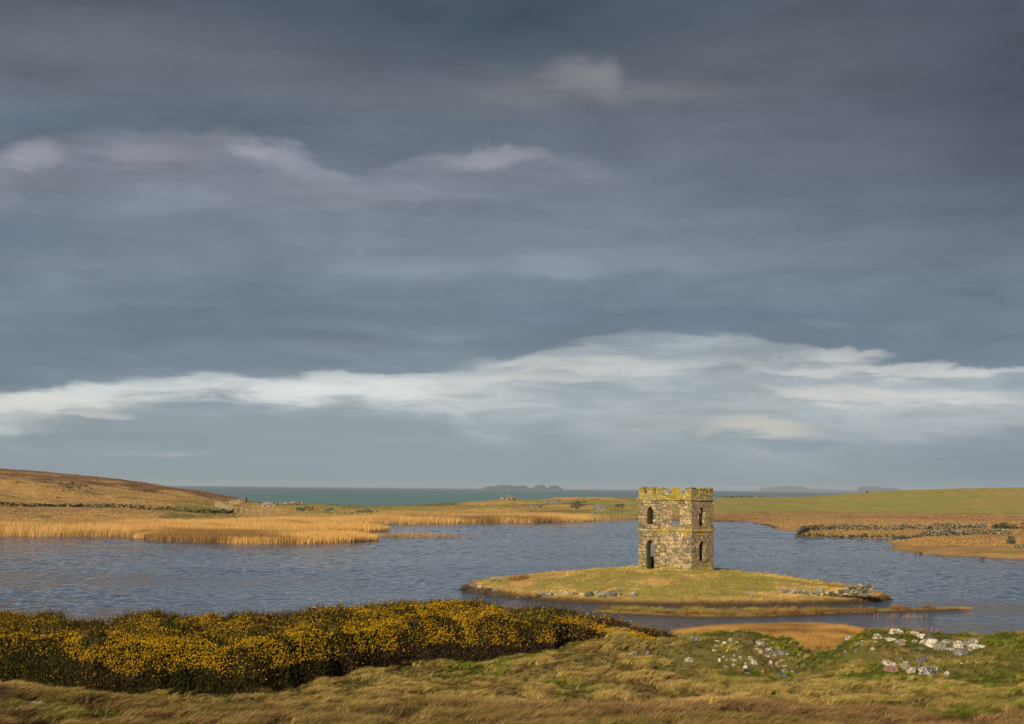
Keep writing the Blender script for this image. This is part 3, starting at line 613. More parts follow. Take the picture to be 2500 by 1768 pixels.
reed_bed('reeds', [(-250, 1308), (0, 1311), (170, 1311.5), (290, 1311.5), (340, 1314), (420, 1310), (560, 1300), (760, 1286), (940, 1280), (1040, 1278), (1040, 1272), (900, 1272), (700, 1276), (400, 1284), (-250, 1286)], 270000, 1.75,
         'broad golden reed bed along the far left shore', wid=.07)
reed_bed('reeds', [(300, 1311), (380, 1319.5), (500, 1325), (620, 1328), (760, 1328), (860, 1325), (925, 1320.5), (905, 1317), (820, 1315), (680, 1313), (470, 1309)], 90000, 1.55,
         'nearest tongue of golden reeds reaching into the lake on the left', col=(.72, .44, .14), wid=.06)
reed_bed('reeds', [(430, 1304), (600, 1303), (800, 1301), (900, 1299), (948, 1296.5), (950, 1294.5), (900, 1292), (700, 1293), (430, 1296)], 60000, 1.6,
         'narrow reed tongue between the big bed and the nearest one', col=(.70, .43, .14), wid=.06)
reed_bed('reeds', [(900, 1281), (1100, 1279), (1300, 1277), (1420, 1274.5), (1500, 1271.5), (1560, 1270), (1500, 1269.5), (1400, 1270), (1200, 1270.5), (900, 1273)], 90000, 2.1,
         'pale reed belt along the far middle shore', wid=.08, dens=lambda x, y, sd: np.where(x > 22, .25, 1.0))
reed_bed('reeds', [(860, 1310), (960, 1313), (1080, 1314), (1165, 1313), (1170, 1310), (1080, 1309), (960, 1307.5)], 5200, .9,
         'scattered reed stems in open water beside the reed tongues', wid=.05, dens=lambda x, y, sd: (fbm(x, y, .3, 3, 27) > .45) * .5, lean0=.2)
near_px = [(1600, 1572), (1640, 1558), (1700, 1549), (1760, 1544), (1830, 1541), (1900, 1541), (1980, 1541), (2060, 1546), (2110, 1552), (2100, 1585), (1850, 1600), (1600, 1590)]
reed_bed('marsh_reeds', near_px, 170000, .75, 'dense orange marsh reeds at the near shore behind the grassy mounds', col=(.52, .30, .085), wid=.022, hn=.35, lean0=.25)
reed_bed('marsh_reeds', [(2060, 1545), (2200, 1540), (2320, 1537), (2330, 1552), (2200, 1562), (2080, 1562)], 9000, .55, 'sparse rusty reeds standing in water behind the right mound', col=(.36, .17, .08), wid=.03,
         dens=lambda x, y, sd: (fbm(x, y, .6, 3, 28) > .45) * .35 * (x < 25.5) + .03, hn=.35, lean0=.2)
reed_bed('marsh_reeds', [(2125, 1507), (2200, 1511), (2290, 1508), (2262, 1504.5), (2130, 1504)], 1700, .42, 'thin rusty reed patch in the water right of the spit', col=(.40, .22, .09), wid=.035,
         dens=lambda x, y, sd: (fbm(x, y, .9, 3, 29) > .42) * .6 * np.clip(sd / 2.2, 0, 1), lean0=.2)
reed_bed('marsh_reeds', [(2240, 1489.5), (2300, 1490.5), (2376, 1488), (2370, 1485), (2240, 1487)], 2500, .3, 'rusty sedge tip at the right end of the spit', col=(.42, .25, .09), wid=.035, lean0=.2)
for q, nm in (((1268, 1415), 'rusty bracken tuft on the islet left shoulder'), ((2060, 1437), 'rusty sedge tuft behind the ruined wall')):
    c0 = hit(isle_h, *q); n = 700; x = c0[0] + rng.normal(0, .42 if q[0] < 1500 else 1.3, n); y = c0[1] + rng.normal(0, .5, n); z = isle_h(x, y)
    a = rng.random(n) * 6.28; blades('sedge_tuft', np.stack([x, y, z - .03], 1), .28 + .3 * rng.random(n), np.full(n, .03), np.stack([np.cos(a), np.sin(a)], 1) * .35, jit(np.tile([.32, .18, .06], (n, 1))), M_blade, 1, nm, 'sedge')

# tufts over the far land
n = 150000; a = R(-21) + R(42) * rng.random(n); rr = 225 + 480 * rng.random(n) ** 1.2; x = rr * np.sin(a); y = rr * np.cos(a); sd = sdist(farpoly, x, y)
k = (sd > .3) & (rr < np.interp(a, KA, dk) + 4) & (fbm(x, y, .09, 3, 40) > .40); x, y, rr, a = x[k], y[k], rr[k], a[k]
c = far_mix(x, y); c = c * (.65 + .55 * rng.random((len(x), 1))); pxk = np.interp(a, KA, K)
H = (.12 + .22 * rng.random(len(x))) * np.where((pxk > 1741) & (rr > 480), .45, 1)
blades('hill_grass', np.stack([x, y, far_h(x, y) - .03], 1), H,   .18 + .3 * rng.random(len(x)), np.tile([.4, 0.0], (len(x), 1)), c, M_blade, 1, 'tussocky moor grass over the far hills beyond the lake', 'grass')

# ------------------------------------------------------------------ gorse
fr_px = [(-900, 1640), (-200, 1648), (0, 1672), (80, 1682), (150, 1692), (230, 1700), (300, 1704), (400, 1700), (480, 1694), (620, 1692), (700, 1688), (740, 1676), (800, 1662), (900, 1644), (1000, 1630), (1100, 1622), (1200, 1616), (1290, 1606), (1350, 1592), (1385, 1572), (1430, 1564), (1475, 1559), (1515, 1556), (1560, 1562), (1640, 1566)]
tp_px = [(-900, 1500), (0, 1508), (60, 1504), (150, 1510), (185, 1528), (210, 1528), (280, 1524), (300, 1522), (350, 1508), (372, 1503), (400, 1506), (450, 1514), (520, 1503), (600, 1512), (700, 1508), (770, 1498), (830, 1488), (900, 1490), (1000, 1478), (1050, 1483), (1180, 1474), (1210, 1482), (1260, 1494), (1320, 1488), (1400, 1496), (1425, 1503), (1457, 1514), (1500, 1522), (1530, 1528), (1545, 1538), (1597, 1550), (1640, 1561)]
fk = np.array([a for a, _ in fr_px], float)
frW = np.array([hit(fg_h, a, b)[:2] for a, b in fr_px])
def fpt(a): return np.interp(a, fk, frW[:, 0]), np.interp(a, fk, frW[:, 1])
fang = np.arctan2(frW[:, 0], frW[:, 1]); o_ = np.argsort(fang); fang = fang[o_]; fdist = np.hypot(frW[:, 0], frW[:, 1])[o_]
tka = np.array([az_of_px(a) for a, _ in tp_px]); ridge_off = np.interp([a for a, _ in tp_px], [-900, 0, 700, 1300, 1500, 1640], [15, 15, 13, 6, 3.5, 1.0])
fd_at = np.interp(tka, fang, fdist); rd = fd_at + ridge_off
rz = np.array([D(a, b, r * math.cos(t))[2] for (a, b), r, t in zip(tp_px, rd, tka)])
def gorse_env(x, y):                        # outer surface of the thicket, z; and depth into it from the front
    r = np.hypot(x, y); a = np.arctan2(x, y); fd = np.interp(a, fang, fdist) + (fbm(x, y, .8, 3, 30) - .5) * 1.0
    e = r - fd; RZ = np.interp(a, tka, rz); RD = np.interp(a, tka, rd) - np.interp(a, fang, fdist); g = fg_h(x, y)
    hmax = np.minimum(1.45, np.maximum(RD * .4, .35)); ft = g + hmax * np.clip(e / .9, 0, 1) ** .55
    ft = np.maximum(np.minimum(ft, RZ + .6 * np.clip((RD - 4) / 6, 0, 1) - .1), g + .12)
    t = np.clip((e - .6) / np.maximum(RD - .6, .3), 0, 1)
    top = ft * (1 - sm(t)) + RZ * sm(t)
    lump = (fbm(x, y, .75, 3, 31) - .5) * 1.15 * sm(e / 2) * (1 - .55 * sm((t - .7) * 3)) + (fbm(x, y, 2.2, 3, 32) - .5) * .35 * sm(e / .5)
    z = top + lump * np.clip((RD - 2) / 6, .06, 1)
    over = np.clip(e - RD, 0, 9); z = z - over ** 1.5 * .8
    return z, e, RD
gx = np.arange(-29, 8.5, .16); gy = np.arange(41, 74, .16); GX, GY = np.meshgrid(gx, gy, indexing='ij'); GZ, GE, GR = gorse_env(GX, GY)
ok = (GE > .12) & (GZ > fg_h(GX, GY) + .05) & (np.arctan2(GX, GY) < tka[-1])
gf = grid_faces(*GX.shape); vok = ok.ravel(); gf = gf[vok[gf].all(1)]
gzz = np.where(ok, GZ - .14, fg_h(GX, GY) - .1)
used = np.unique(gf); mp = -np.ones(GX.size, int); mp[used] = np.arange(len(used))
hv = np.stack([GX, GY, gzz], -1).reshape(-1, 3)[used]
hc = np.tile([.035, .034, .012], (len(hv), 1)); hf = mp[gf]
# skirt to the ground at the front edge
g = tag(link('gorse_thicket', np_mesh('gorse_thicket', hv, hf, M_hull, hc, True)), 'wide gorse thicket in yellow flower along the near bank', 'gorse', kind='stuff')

def spikes(p, d, H, Wd):                    # 3-sided spikes
    n = len(p); a = rng.random(n) * 6.28; u = np.stack([np.cos(a), np.sin(a), 0 * a], 1); w = np.cross(d, u); w /= np.linalg.norm(w, axis=1)[:, None] + 1e-9; u = np.cross(w, d)
    b = [p + (u * math.cos(k) + w * math.sin(k)) * Wd[:, None] for k in (0, 2.09, 4.19)]; t = p + d * H[:, None]
    v = np.stack(b + [t], 1).reshape(-1, 3); i = np.arange(n)[:, None] * 4
    return v, np.concatenate([i + [[0, 1, 3]], i + [[1, 2, 3]]], 0)
NG = 680000
r1 = rng.random(NG); x = -28 + 36 * rng.random(NG); y = 41.5 + 31 * r1
a_ = np.arctan2(x, y); inview = (np.abs(a_) < .40) & (a_ < tka[-1])
x, y = x[inview], y[inview]; z, e, RD = gorse_env(x, y); g0 = fg_h(x, y)
k = (e > .0) & (e < RD + 1.2) & (z > g0 + .03); x, y, z, e, RD, g0 = [q[k] for q in (x, y, z, e, RD, g0)]
# extra points down the front face
nf = 170000; fa = fang[0] + (fang[-1] - fang[0]) * rng.random(nf); fa = fa[(fa > -.40) & (fa < tka[-1])]; fr = np.interp(fa, fang, fdist) + rng.random(len(fa)) * 1.3
xf = fr * np.sin(fa); yf = fr * np.cos(fa); zf, ef, RDf = gorse_env(xf, yf); gf0 = fg_h(xf, yf); zf = gf0 + (zf - gf0) * rng.random(len(xf)) ** .7
kf = (ef > -.1) & (zf > gf0); 
x = np.r_[x, xf[kf]]; y = np.r_[y, yf[kf]]; z = np.r_[z, zf[kf]]; e = np.r_[e, ef[kf]]; RD = np.r_[RD, RDf[kf]]; g0 = np.r_[g0, gf0[kf]]
n = len(x)
d = rng.normal(0, .62, (n, 3)); d[:, 2] = np.abs(d[:, 2]) + .55; d[:, 1] -= .9 * (e < 1.2); d /= np.linalg.norm(d, axis=1)[:, None]
tn = fbm(x, y, .5, 3, 33); tall = ((rng.random(n) < .03) & (e > 2)) | ((e > RD - .9) & (rng.random(n) < .10 + .5 * sm((tn - .5) * 6)))
H = .07 + .09 * rng.random(n) + np.where(tall, .14 + .30 * rng.random(n), 0); Wd = .014 + .016 * rng.random(n)
p = np.stack([x, y, z - .10 + .05 * rng.random(n)], 1)
hgt = z - g0; br = sm((x + 9) / 4) * sm((1.0 - hgt) * 4)
c = np.tile([.062, .058, .014], (n, 1)); c = L(c, np.array([.10, .066, .022]), sm((tn - .45) * 5) * .6 + tall * .35); c = L(c, np.array([.07, .045, .025]), br * .85)
v, f = spikes(p, d, H, Wd)
tag(link('gorse_foliage', np_mesh('gorse_foliage', v, f, M_gorse, np.repeat(jit(c, .4), 4, 0)), parent=g), kind='stuff')
# flowers: small irregular octahedra
fl = fbm(x, y, .9, 3, 34); fl2 = fbm(x + z * 2, y, .35, 3, 35); az = np.arctan2(x, y); pxs = np.interp(az, KA, K)
low = np.interp(pxs, [0, 60, 120, 250, 330, 600, 740, 900, 1100, 1300, 1380, 1450, 1640], [.85, 1.05, 1.15, .85, .58, .62, .68, .66, .66, .50, .15, -.05, -.1]) + (fl - .5) * .5
dens = sm((hgt - low) / .12) * (.16 + .95 * sm((fl - .37) * 5)) * (.75 + .35 * sm((fl2 - .3) * 4)) * (1 - .55 * sm((e - RD + 1.0)) * np.clip((RD - 3) / 3, 0, 1))
k = (rng.random(n) < dens * .60) | ((rng.random(n) < .012) & (hgt > .35))
px_, m = p[k], int(k.sum()); px_ = px_ + d[k] * (H[k] * (.5 + .5 * rng.random(m)))[:, None]
s = .017 + .017 * rng.random(m)
oc = np.array([[1, .3, -.5], [-1, .2, -.6], [.1, -1, -.3], [0, 0, 1]], float)
v = (px_[:, None, :] + oc[None] * (s[:, None, None] * (.7 + .6 * rng.random((m, 4, 1))))).reshape(-1, 3); i = np.arange(m)[:, None] * 4
f = np.concatenate([i + [q] for q in ([0, 2, 3], [2, 1, 3], [1, 0, 3], [0, 1, 2])], 0)
yc = np.tile([.66, .39, .012], (m, 1)); yc = L(yc, np.array([.36, .19, .01]), rng.random(m) ** 2)
tag(link('gorse_flowers', np_mesh('gorse_flowers', v, f, M_gorse, np.repeat(jit(yc, .2), 4, 0)), parent=g), kind='stuff')
print('gorse', n, m)

# ------------------------------------------------------------------ stones
def stone_mesh(name, sub, seed, ang=.5, rough=.12):
    rs = random.Random(seed); bm = bmesh.new(); bmesh.ops.create_icosphere(bm, subdivisions=sub, radius=1)
    planes = [(Vector((rs.gauss(0, 1), rs.gauss(0, 1), rs.gauss(0, .8))).normalized(), rs.uniform(.55, .85)) for _ in range(9)]
    for v in bm.verts:
        c = v.co.copy(); c.x = math.copysign(abs(c.x) ** ang, c.x); c.y = math.copysign(abs(c.y) ** ang, c.y); c.z = math.copysign(abs(c.z) ** ang, c.z)
        for n_, q in planes:
            dd = c.dot(n_)
            if dd > q: c -= n_ * (dd - q) * .9
        c *= 1 + rs.uniform(-rough, rough)
        v.co = c
    me = bpy.data.meshes.new(name); bm.to_mesh(me); bm.free(); return me
ROCKM = {k_: [] for k_ in RM}
for k_ in RM:
    for i_ in range(4):
        me = stone_mesh('rock_shape', 3, i_ * 7 + sum(map(ord, k_)), .72, .045); me.materials.append(RM[k_]); ROCKM[k_].append(me)
SMALLM = {}
for k_ in RM:
    SMALLM[k_] = []
    for i_ in range(4):
        me = stone_mesh('stone_shape', 1, sum(map(ord, k_)) + i_ * 13, .6, .10); me.materials.append(RM[k_]); SMALLM[k_].append(me)
SIZE = [(0.16, 'tiny'), (.28, 'small'), (.5, 'mid-sized'), (9, 'big')]
CW = {'white': 'white lichened', 'lt': 'mottled pale', 'grey': 'dull grey', 'speck': 'dark white-speckled', 'tan': 'tan', 'ochre': 'ochre', 'pink': 'reddish', 'blue': 'blue-grey', 'dark': 'dark mossy', 'brown': 'peaty', 'orange': 'orange lichened'}
rock_recs = []
def rock(h, px, py, w, hh, kind, where, group, embed=.25, y0=25., y1=200.):
    c = hit(h, px, py + hh * .30, y0, y1); dd = np.linalg.norm(c - [0, 0, CAMH])
    sw = w / F * dd / 2; sh = hh / F * dd / 2
    dpt = (sw + sh) / 2 * random.uniform(.8, 1.05)
    o = bpy.data.objects.new('rock', random.choice(ROCKM[kind])); COL.objects.link(o)
    base = D(px, py, c[1] + dpt * .5)
    base[2] -= sh * .10; o.location = base; o.scale = (sw * 1.18, dpt * 1.05, sh * 1.2); o.rotation_euler = (random.uniform(-.2, .2), random.uniform(-.15, .15), random.choice([0, math.pi]) + random.uniform(-.35, .35))
    rock_recs.append((o, px, py, sw * 2, sh * 2, kind, where, group)); return o
for a, b, w, h_, k_ in M1:
    rock(fg_h, 1680 + a / 7.175, 1540 + b / 7.175, w / 7.175, h_ / 7.175, k_, 'left mound', 'stones on the left grassy mound', .3, 40, 62)
for a, b, w, h_, k_ in M2:
    rock(fg_h, 2040 + a / 4.991, 1500 + b / 4.991, w / 4.991, h_ / 4.991, k_, 'right mound', 'rocks on the right grassy mound', .3, 40, 64)
for a, b, w, h_, k_ in [(82, 1722, 26, 16, 'speck'), (100, 1725, 26, 20, 'white'), (68, 1727, 10, 8, 'white'), (108, 1731, 12, 10, 'grey')]:
    rock(fg_h, a, b, w, h_, k_, 'heather patch at bottom left', 'stones by the heather at bottom left', .2, 34, 50)
for a, b, w, h_, k_ in [(1545, 1594, 22, 11, 'grey'), (1581, 1593, 9, 9, 'lt'), (1680, 1611, 20, 12, 'lt')]:
    rock(fg_h, a, b, w, h_, k_, 'bank between gorse and mound', 'stones on the bank right of the gorse', .2, 44, 62)
IS = [(230,318,140,80,'brown'),(330,300,90,56,'lt'),(415,310,80,66,'white'),(400,370,160,66,'brown'),(530,362,130,74,'brown'),(630,350,90,56,'grey'),(650,402,160,66,'brown'),(600,225,110,28,'dark'),(700,222,90,16,'dark'),(415,245,50,25,'lt'),(820,200,50,26,'lt'),
      (950,450,60,14,'white'),(1100,455,120,44,'brown'),(1255,388,60,86,'lt'),(1240,440,110,60,'brown'),(1385,410,80,70,'lt'),(1330,430,80,40,'grey'),(1480,412,110,48,'lt'),(1605,395,90,58,'white'),(1750,410,95,50,'grey'),(1850,410,80,54,'lt'),
      (1950,415,135,90,'dark'),(2045,385,90,70,'lt'),(2115,410,90,64,'grey'),(2130,445,110,40,'dark'),(2220,400,125,54,'lt'),(2250,425,90,40,'grey'),(300,350,120,60,'brown'),(170,340,90,30,'brown'),(1350,398,60,40,'grey')]
for a, b, w, h_, k_ in IS:
    px = 1100 + a / 5.74
    rock(isle_h, px, 1380 + b / 5.74, w / 5.74, h_ / 5.74, k_, 'islet left tip' if px < 1250 else 'islet front shore', 'boulders along the islet front shore', .3, 90, 145)
for a, b, w, h_, k_ in [(1490,345,100,54,'grey'),(1555,342,84,62,'lt'),(1712,348,62,68,'speck')]:
    rock(isle_h, 1100 + a / 3.827, 1360 + b / 3.827, w / 3.827, h_ / 3.827, k_, 'islet front shore', 'boulders along the islet front shore', .3, 90, 145)
rock(isle_h, 1838, 1447, 22, 8, 'white', 'islet right of the tower', 'boulders along the islet front shore', .3, 90, 145)
for a, b, w, h_ in [(2236, 1351.5, 8, 5), (2248, 1349, 8, 4), (2400, 1363, 9, 4)]:
    rock(lambda X_, Y_: far_h(X_, Y_) * 0 + .15, a, b, w, h_, 'dark', 'far right shore', 'dark rocks in water off the right shore', .3, 100, 400)
o = rock(far_h, 2117, 1201.5, 6, 5, 'dark', 'far right hill', 'rock on the far right hill', .3, 300, 720)
# labels that single the rocks out
def sizew(w, where): return SIZE[0][1] if w < .16 else SIZE[1][1] if w < .28 else SIZE[2][1] if w < .5 else SIZE[3][1]
zones = {}
for rec in rock_recs: zones.setdefault(rec[6], []).append(rec)
ORD = ['leftmost', 'second from left', 'third from left', 'fourth from left', 'fifth from left', 'sixth from left', 'seventh from left', 'eighth from left', 'ninth from left', 'tenth from left', 'eleventh from left', 'twelfth from left']
for wh, recs in zones.items():
    xs_ = [r_[1] for r_ in recs]; ys_ = [r_[2] for r_ in recs]; by = {}
    for r_ in recs:
        tx = (r_[1] - min(xs_)) / (max(xs_) - min(xs_) + 1e-6); ty = (r_[2] - min(ys_)) / (max(ys_) - min(ys_) + 1e-6)
        if len(recs) > 12: hp = ('left end' if tx < .33 else 'middle' if tx < .67 else 'right end'); vp = ('upper' if ty < .4 else 'lower')
        else: hp = vp = ''
        shape = 'upright' if r_[4] > r_[3] * 1.05 else 'flat' if r_[4] < r_[3] * .5 else 'blocky'
        lab = f"{sizew(r_[3], wh)} {shape} {CW[r_[5]]} rock on {(vp + ' ' + hp + ' of ') if hp else ''}{wh}"
        if 'water off' in r_[7]: lab = 'small dark rock in the water off the far right shore'
        if 'far right hill' in wh: lab = 'single dark rock on the skyline of the far right hill'
        by.setdefault(lab, []).append(r_)
    for lab, rs_ in by.items():
        rs_.sort(key=lambda q: q[1])
        for i_, r_ in enumerate(rs_):
            tag(r_[0], lab if len(rs_) == 1 else lab + ', ' + (ORD[i_] if len(rs_) > 2 or i_ == 0 else 'right of two'), 'rock', r_[7])

# ruined wall on the islet: every stone a part
wr = hit(isle_h, 1990, 1458, 90, 145); WY = wr[1]
wroot = empty('ruined_wall', (float(D(1860, 1456, WY)[0]), float(WY), float(isle_h(np.array([D(2000, 1450, WY)[0]]), np.array([WY]))[0])))
tag(wroot, 'broken dry stone wall along the right front of the islet', 'stone wall')
WL = [(60,310,120,25,'dark'),(185,285,70,50,'tan'),(220,280,50,45,'dark'),(262,275,50,45,'orange'),(320,245,95,52,'lt'),(400,240,115,48,'lt'),(360,315,95,48,'grey'),(460,315,95,52,'grey'),(500,255,84,54,'lt'),(575,240,105,54,'lt'),(560,295,54,46,'white'),
      (620,290,64,46,'lt'),(650,245,74,54,'lt'),(705,262,64,54,'grey'),(690,302,64,32,'grey'),(745,290,54,46,'lt'),(380,280,80,36,'grey'),(440,278,64,36,'lt'),(520,290,54,34,'dark'),(800,300,64,42,'lt'),(850,288,64,46,'lt'),(875,238,135,72,'lt'),
      (900,295,64,42,'white'),(975,265,66,60,'white'),(1030,275,54,48,'dark'),(1060,262,48,42,'white'),(1105,265,54,52,'white'),(1190,258,125,54,'dark'),(1090,297,64,32,'dark'),(1235,290,74,42,'lt'),(1150,300,60,30,'grey'),(290,285,50,40,'lt'),(470,285,50,34,'tan'),(600,265,60,34,'grey'),(780,268,50,34,'grey'),(930,300,50,36,'dark')]
for row in range(5):
    xx = 1200 + (row == 0) * 210
    yy = 165 + row * 31
    while xx < 1590:
        w = random.uniform(42, 85); WL.append((xx + w / 2, yy + random.uniform(-4, 4) + (6 if xx < 1400 and row < 4 else 0), w + 6, 36, random.choice(['lt', 'lt', 'grey', 'speck', 'tan', 'dark'])))
        xx += w
winv = wroot.matrix_basis.inverted()
for a, b, w, h_, k_ in WL:
    px, py = 1850 + a / 5.74, 1400 + b / 5.74
    yb = WY + .35 - .012 * (a - 900) / 5.74 * .6
    for dep in (0, .5):
        if dep and (w < 70 or random.random() < .5): continue
        c = D(px, py, yb + dep); sc = yb / F / 5.74
        o = bpy.data.objects.new('stone', random.choice(SMALLM[k_])); COL.objects.link(o); o.parent = wroot
        o.location = winv @ Vector(c); o.scale = (w * sc * .58, .24, h_ * sc * .6); o.rotation_euler = (random.uniform(-.15, .15), random.uniform(-.1, .1), random.uniform(-.3, .3))

# far walls: stones too small to pick apart, joined
def cube_stones(cs, ss, jt=.3):
    base = np.array([[x, y, z] for x in (-1, 1) for y in (-1, 1) for z in (-1, 1)], float)
    q = [[0, 1, 3, 2], [4, 6, 7, 5], [0, 4, 5, 1], [2, 3, 7, 6], [0, 2, 6, 4], [1, 5, 7, 3]]
    n = len(cs); a = rng.random(n) * 3.14; b = base[None] * (1 + (rng.random((n, 8, 3)) - .5) * jt * 2) * ss[:, None, :] * .5
    ca, sa = np.cos(a)[:, None], np.sin(a)[:, None]
    b = np.stack([b[..., 0] * ca - b[..., 1] * sa, b[..., 0] * sa + b[..., 1] * ca, b[..., 2]], -1)
    v = (cs[:, None] + b).reshape(-1, 3); f = (np.arange(n)[:, None, None] * 8 + np.array(q)[None]).reshape(-1, 4)
    return v, f
def far_wall(pts, ht, wd, size, label, mat=FARSTONE, y0=120., per=3.0, gaps=()):
    w = [hit(far_h, a, b, y0, 640, 2500) for a, b in pts]; cs = []; ss = []
    for (A_, pa), (B_, pb) in zip(zip(w, pts), zip(w[1:], pts[1:])):
        ln_ = np.linalg.norm(B_ - A_); n_ = int(ln_ / size * ht / size * wd / size * per * .25) + 1
        for _ in range(n_):
            t = random.random(); pxx = pa[0] + (pb[0] - pa[0]) * t
            if any(g0_ < pxx < g1_ for g0_, g1_ in gaps): continue
            c = A_ + (B_ - A_) * t; hloc = ht * (.7 + .6 * float(vnoise(np.array(c[0] * .35), np.array(c[1] * .05 + 3))))
            off = random.gauss(0, wd * .3); cs.append([c[0] + random.uniform(-.2, .2), c[1] + off, max(float(c[2]), 0) + random.random() * hloc * (1 - abs(off) / wd * .6)]); s = size * .8 * random.uniform(.5, 1.3); ss.append([s * 1.2, s, s * .8])
    v, f = cube_stones(np.array(cs), np.array(ss)); o = link('stone_wall', np_mesh('stone_wall', v, f, mat)); tag(o, label, 'stone wall', kind='stuff')
far_wall([(-60, 1236), (60, 1236.5), (130, 1237), (200, 1238), (290, 1240), (350, 1243), (400, 1246.5), (480, 1251), (570, 1253)], .85, .8, .42, 'long low dry stone wall across the foot of the left hillside')
far_wall([(1944, 1309), (1958, 1302), (1975, 1297), (2000, 1295), (2060, 1294.5), (2120, 1294), (2200, 1293.5), (2300, 1293), (2407, 1291)], 1.25, .9, .36, 'upper stone wall on the right promontory bending down to the water', gaps=((2188, 2196),))
far_wall([(2425, 1293), (2460, 1291.5), (2520, 1292)], 1.3, .9, .36, 'short broken stone wall at the far right edge')
far_wall([(1946, 1310), (2000, 1311.5), (2064, 1312.5)], .6, .7, .38, 'dark low stone kerb at water level below the upper wall', RM['dark'])
far_wall([(2068, 1312.5), (2130, 1313), (2200, 1313.8), (2250, 1313)], .6, .7, .38, 'dark stone kerb at water level right of its gap', RM['dark'])
far_wall([(2250, 1311), (2300, 1308.5), (2360, 1306), (2400, 1304), (2430, 1304), (2466, 1305)], 1.15, .9, .36, 'lower stone wall on the right promontory above the bay')
far_wall([(2462, 1326), (2476, 1328)], 1.1, 1.2, .4, 'small lichened cairn near the right edge of the promontory')
far_wall([(2480, 1338), (2510, 1339)], .45, 1.0, .4, 'low heap of pale stones at the right edge')
def boulders(px, py, w, h_, n_, size, label, mat, y1=600):
    cs = []; ss = []
    for _ in range(n_):
        c = hit(far_h, px + random.gauss(0, w / 3.2), py + random.gauss(0, h_ / 3.2), 200, y1, 2500); s = size * .62 * random.uniform(.3, 1.3)
        cs.append([c[0], c[1], c[2] + s * .15]); ss.append([s * 1.3, s, s * .8])
    v, f = cube_stones(np.array(cs), np.array(ss), .4); tag(link('rock_outcrop', np_mesh('rock_outcrop', v, f, mat)), label, 'rock outcrop', kind='stuff')
boulders(655, 1232, 32, 8, 130, .9, 'tumbled reddish stones above the golden reeds beside the fence', M_pinkstone)
boulders(715, 1228.5, 40, 3, 50, .8, 'thin line of reddish stones on the coast skyline', M_pinkstone)
boulders(740, 1244, 40, 6, 60, .9, 'grey outcrop in grass behind the reeds right of the fence', FARSTONE)
boulders(800, 1247, 26, 7, 40, 1.0, 'second grey outcrop further right behind the reeds', FARSTONE)
boulders(890, 1250, 60, 5, 50, .9, 'low scattered rocks behind the middle reeds', FARSTONE)
boulders(1240, 1216, 22, 7, 50, 1.4, 'craggy knoll of rocks on the skyline left of the tower', RM['grey'])
boulders(1310, 1237, 24, 5, 40, 1.0, 'pale rock slab low on the middle hill', FARSTONE)
boulders(1352, 1227, 26, 7, 60, 1.2, 'grey outcrop halfway up the middle hill', RM['grey'])
boulders(1408, 1234, 18, 12, 90, 1.2, 'steep pale crag in the centre of the middle hill', FARSTONE)
boulders(1462, 1240, 22, 12, 90, 1.1, 'dark broken crag on the middle hill nearest the tower', RM['grey'])
boulders(1512, 1236, 16, 6, 30, 1.0, 'small rocks on the middle hill beside the tower', FARSTONE)
boulders(165, 1190, 90, 26, 60, .7, 'scattered stones on the left hillside', FARSTONE)
boulders(1800, 1214, 80, 2, 30, 1.0, 'scattered stones on the skyline right of the tower', FARSTONE, 720)

# fence
M_post = flat_mat('weathered_post_wood', (.50, .40, .25)); M_wire = flat_mat('fence_wire_metal', (.3, .3, .3), .5)
pm = bpy.data.meshes.new('fence_post'); bm = bmesh.new(); bmesh.ops.create_cone(bm, segments=6, cap_ends=True, radius1=.075, radius2=.07, depth=1.6); bmesh.ops.translate(bm, verts=bm.verts, vec=(0, 0, .65)); bm.to_mesh(pm); bm.free(); pm.materials.append(M_post)
def fence(runs, n_, label):
    pts = [hit(far_h, a, b, 200, 600, 3000) for a, b in runs]; seg = [np.linalg.norm(b - a) for a, b in zip(pts, pts[1:])]; tot = sum(seg)
    root = empty('wire_fence', tuple(float(q) for q in pts[0])); tag(root, label, 'fence', 'post and wire fences above the reed bed'); wp = []
    for i in range(n_):
        s = tot * i / (n_ - 1); k = 0
        while k < len(seg) - 1 and s > seg[k]: s -= seg[k]; k += 1
        c = pts[k] + (pts[k + 1] - pts[k]) * min(1, s / seg[k]); c[2] = float(far_h(np.array([c[0]]), np.array([c[1]]))[0])
        o = bpy.data.objects.new('fence_post', pm); COL.objects.link(o); o.parent = root; o.location = Vector(c) - root.location; o.rotation_euler = (random.gauss(0, .03), random.gauss(0, .03), random.random()); o.scale = (1, 1, random.uniform(.92, 1.15)); wp.append(o.location.copy())
    bm = bmesh.new()
    for hgt_ in (.4, .8, 1.2):
        for a, b in zip(wp, wp[1:]):
            vs = [bm.verts.new(q + Vector((0, 0, hgt_ + dz))) for q, dz in ((a, -.008), (b, -.008), (b, .008), (a, .008))]; bm.faces.new(vs)
            vs = [bm.verts.new(q + Vector((0, dy, hgt_))) for q, dy in ((a, -.008), (b, -.008), (b, .008), (a, .008))]; bm.faces.new(vs)
    me = bpy.data.meshes.new('wire'); bm.to_mesh(me); bm.free(); tag(link('wire', me, M_wire, root), kind='stuff')
fence([(600, 1226), (585, 1229), (560, 1236)], 12, 'upper fence run of pale posts climbing towards the coast')
fence([(525, 1237), (548, 1243), (567, 1250), (600, 1255), (655, 1259)], 22, 'longer fence run of pale posts dropping to the reeds')
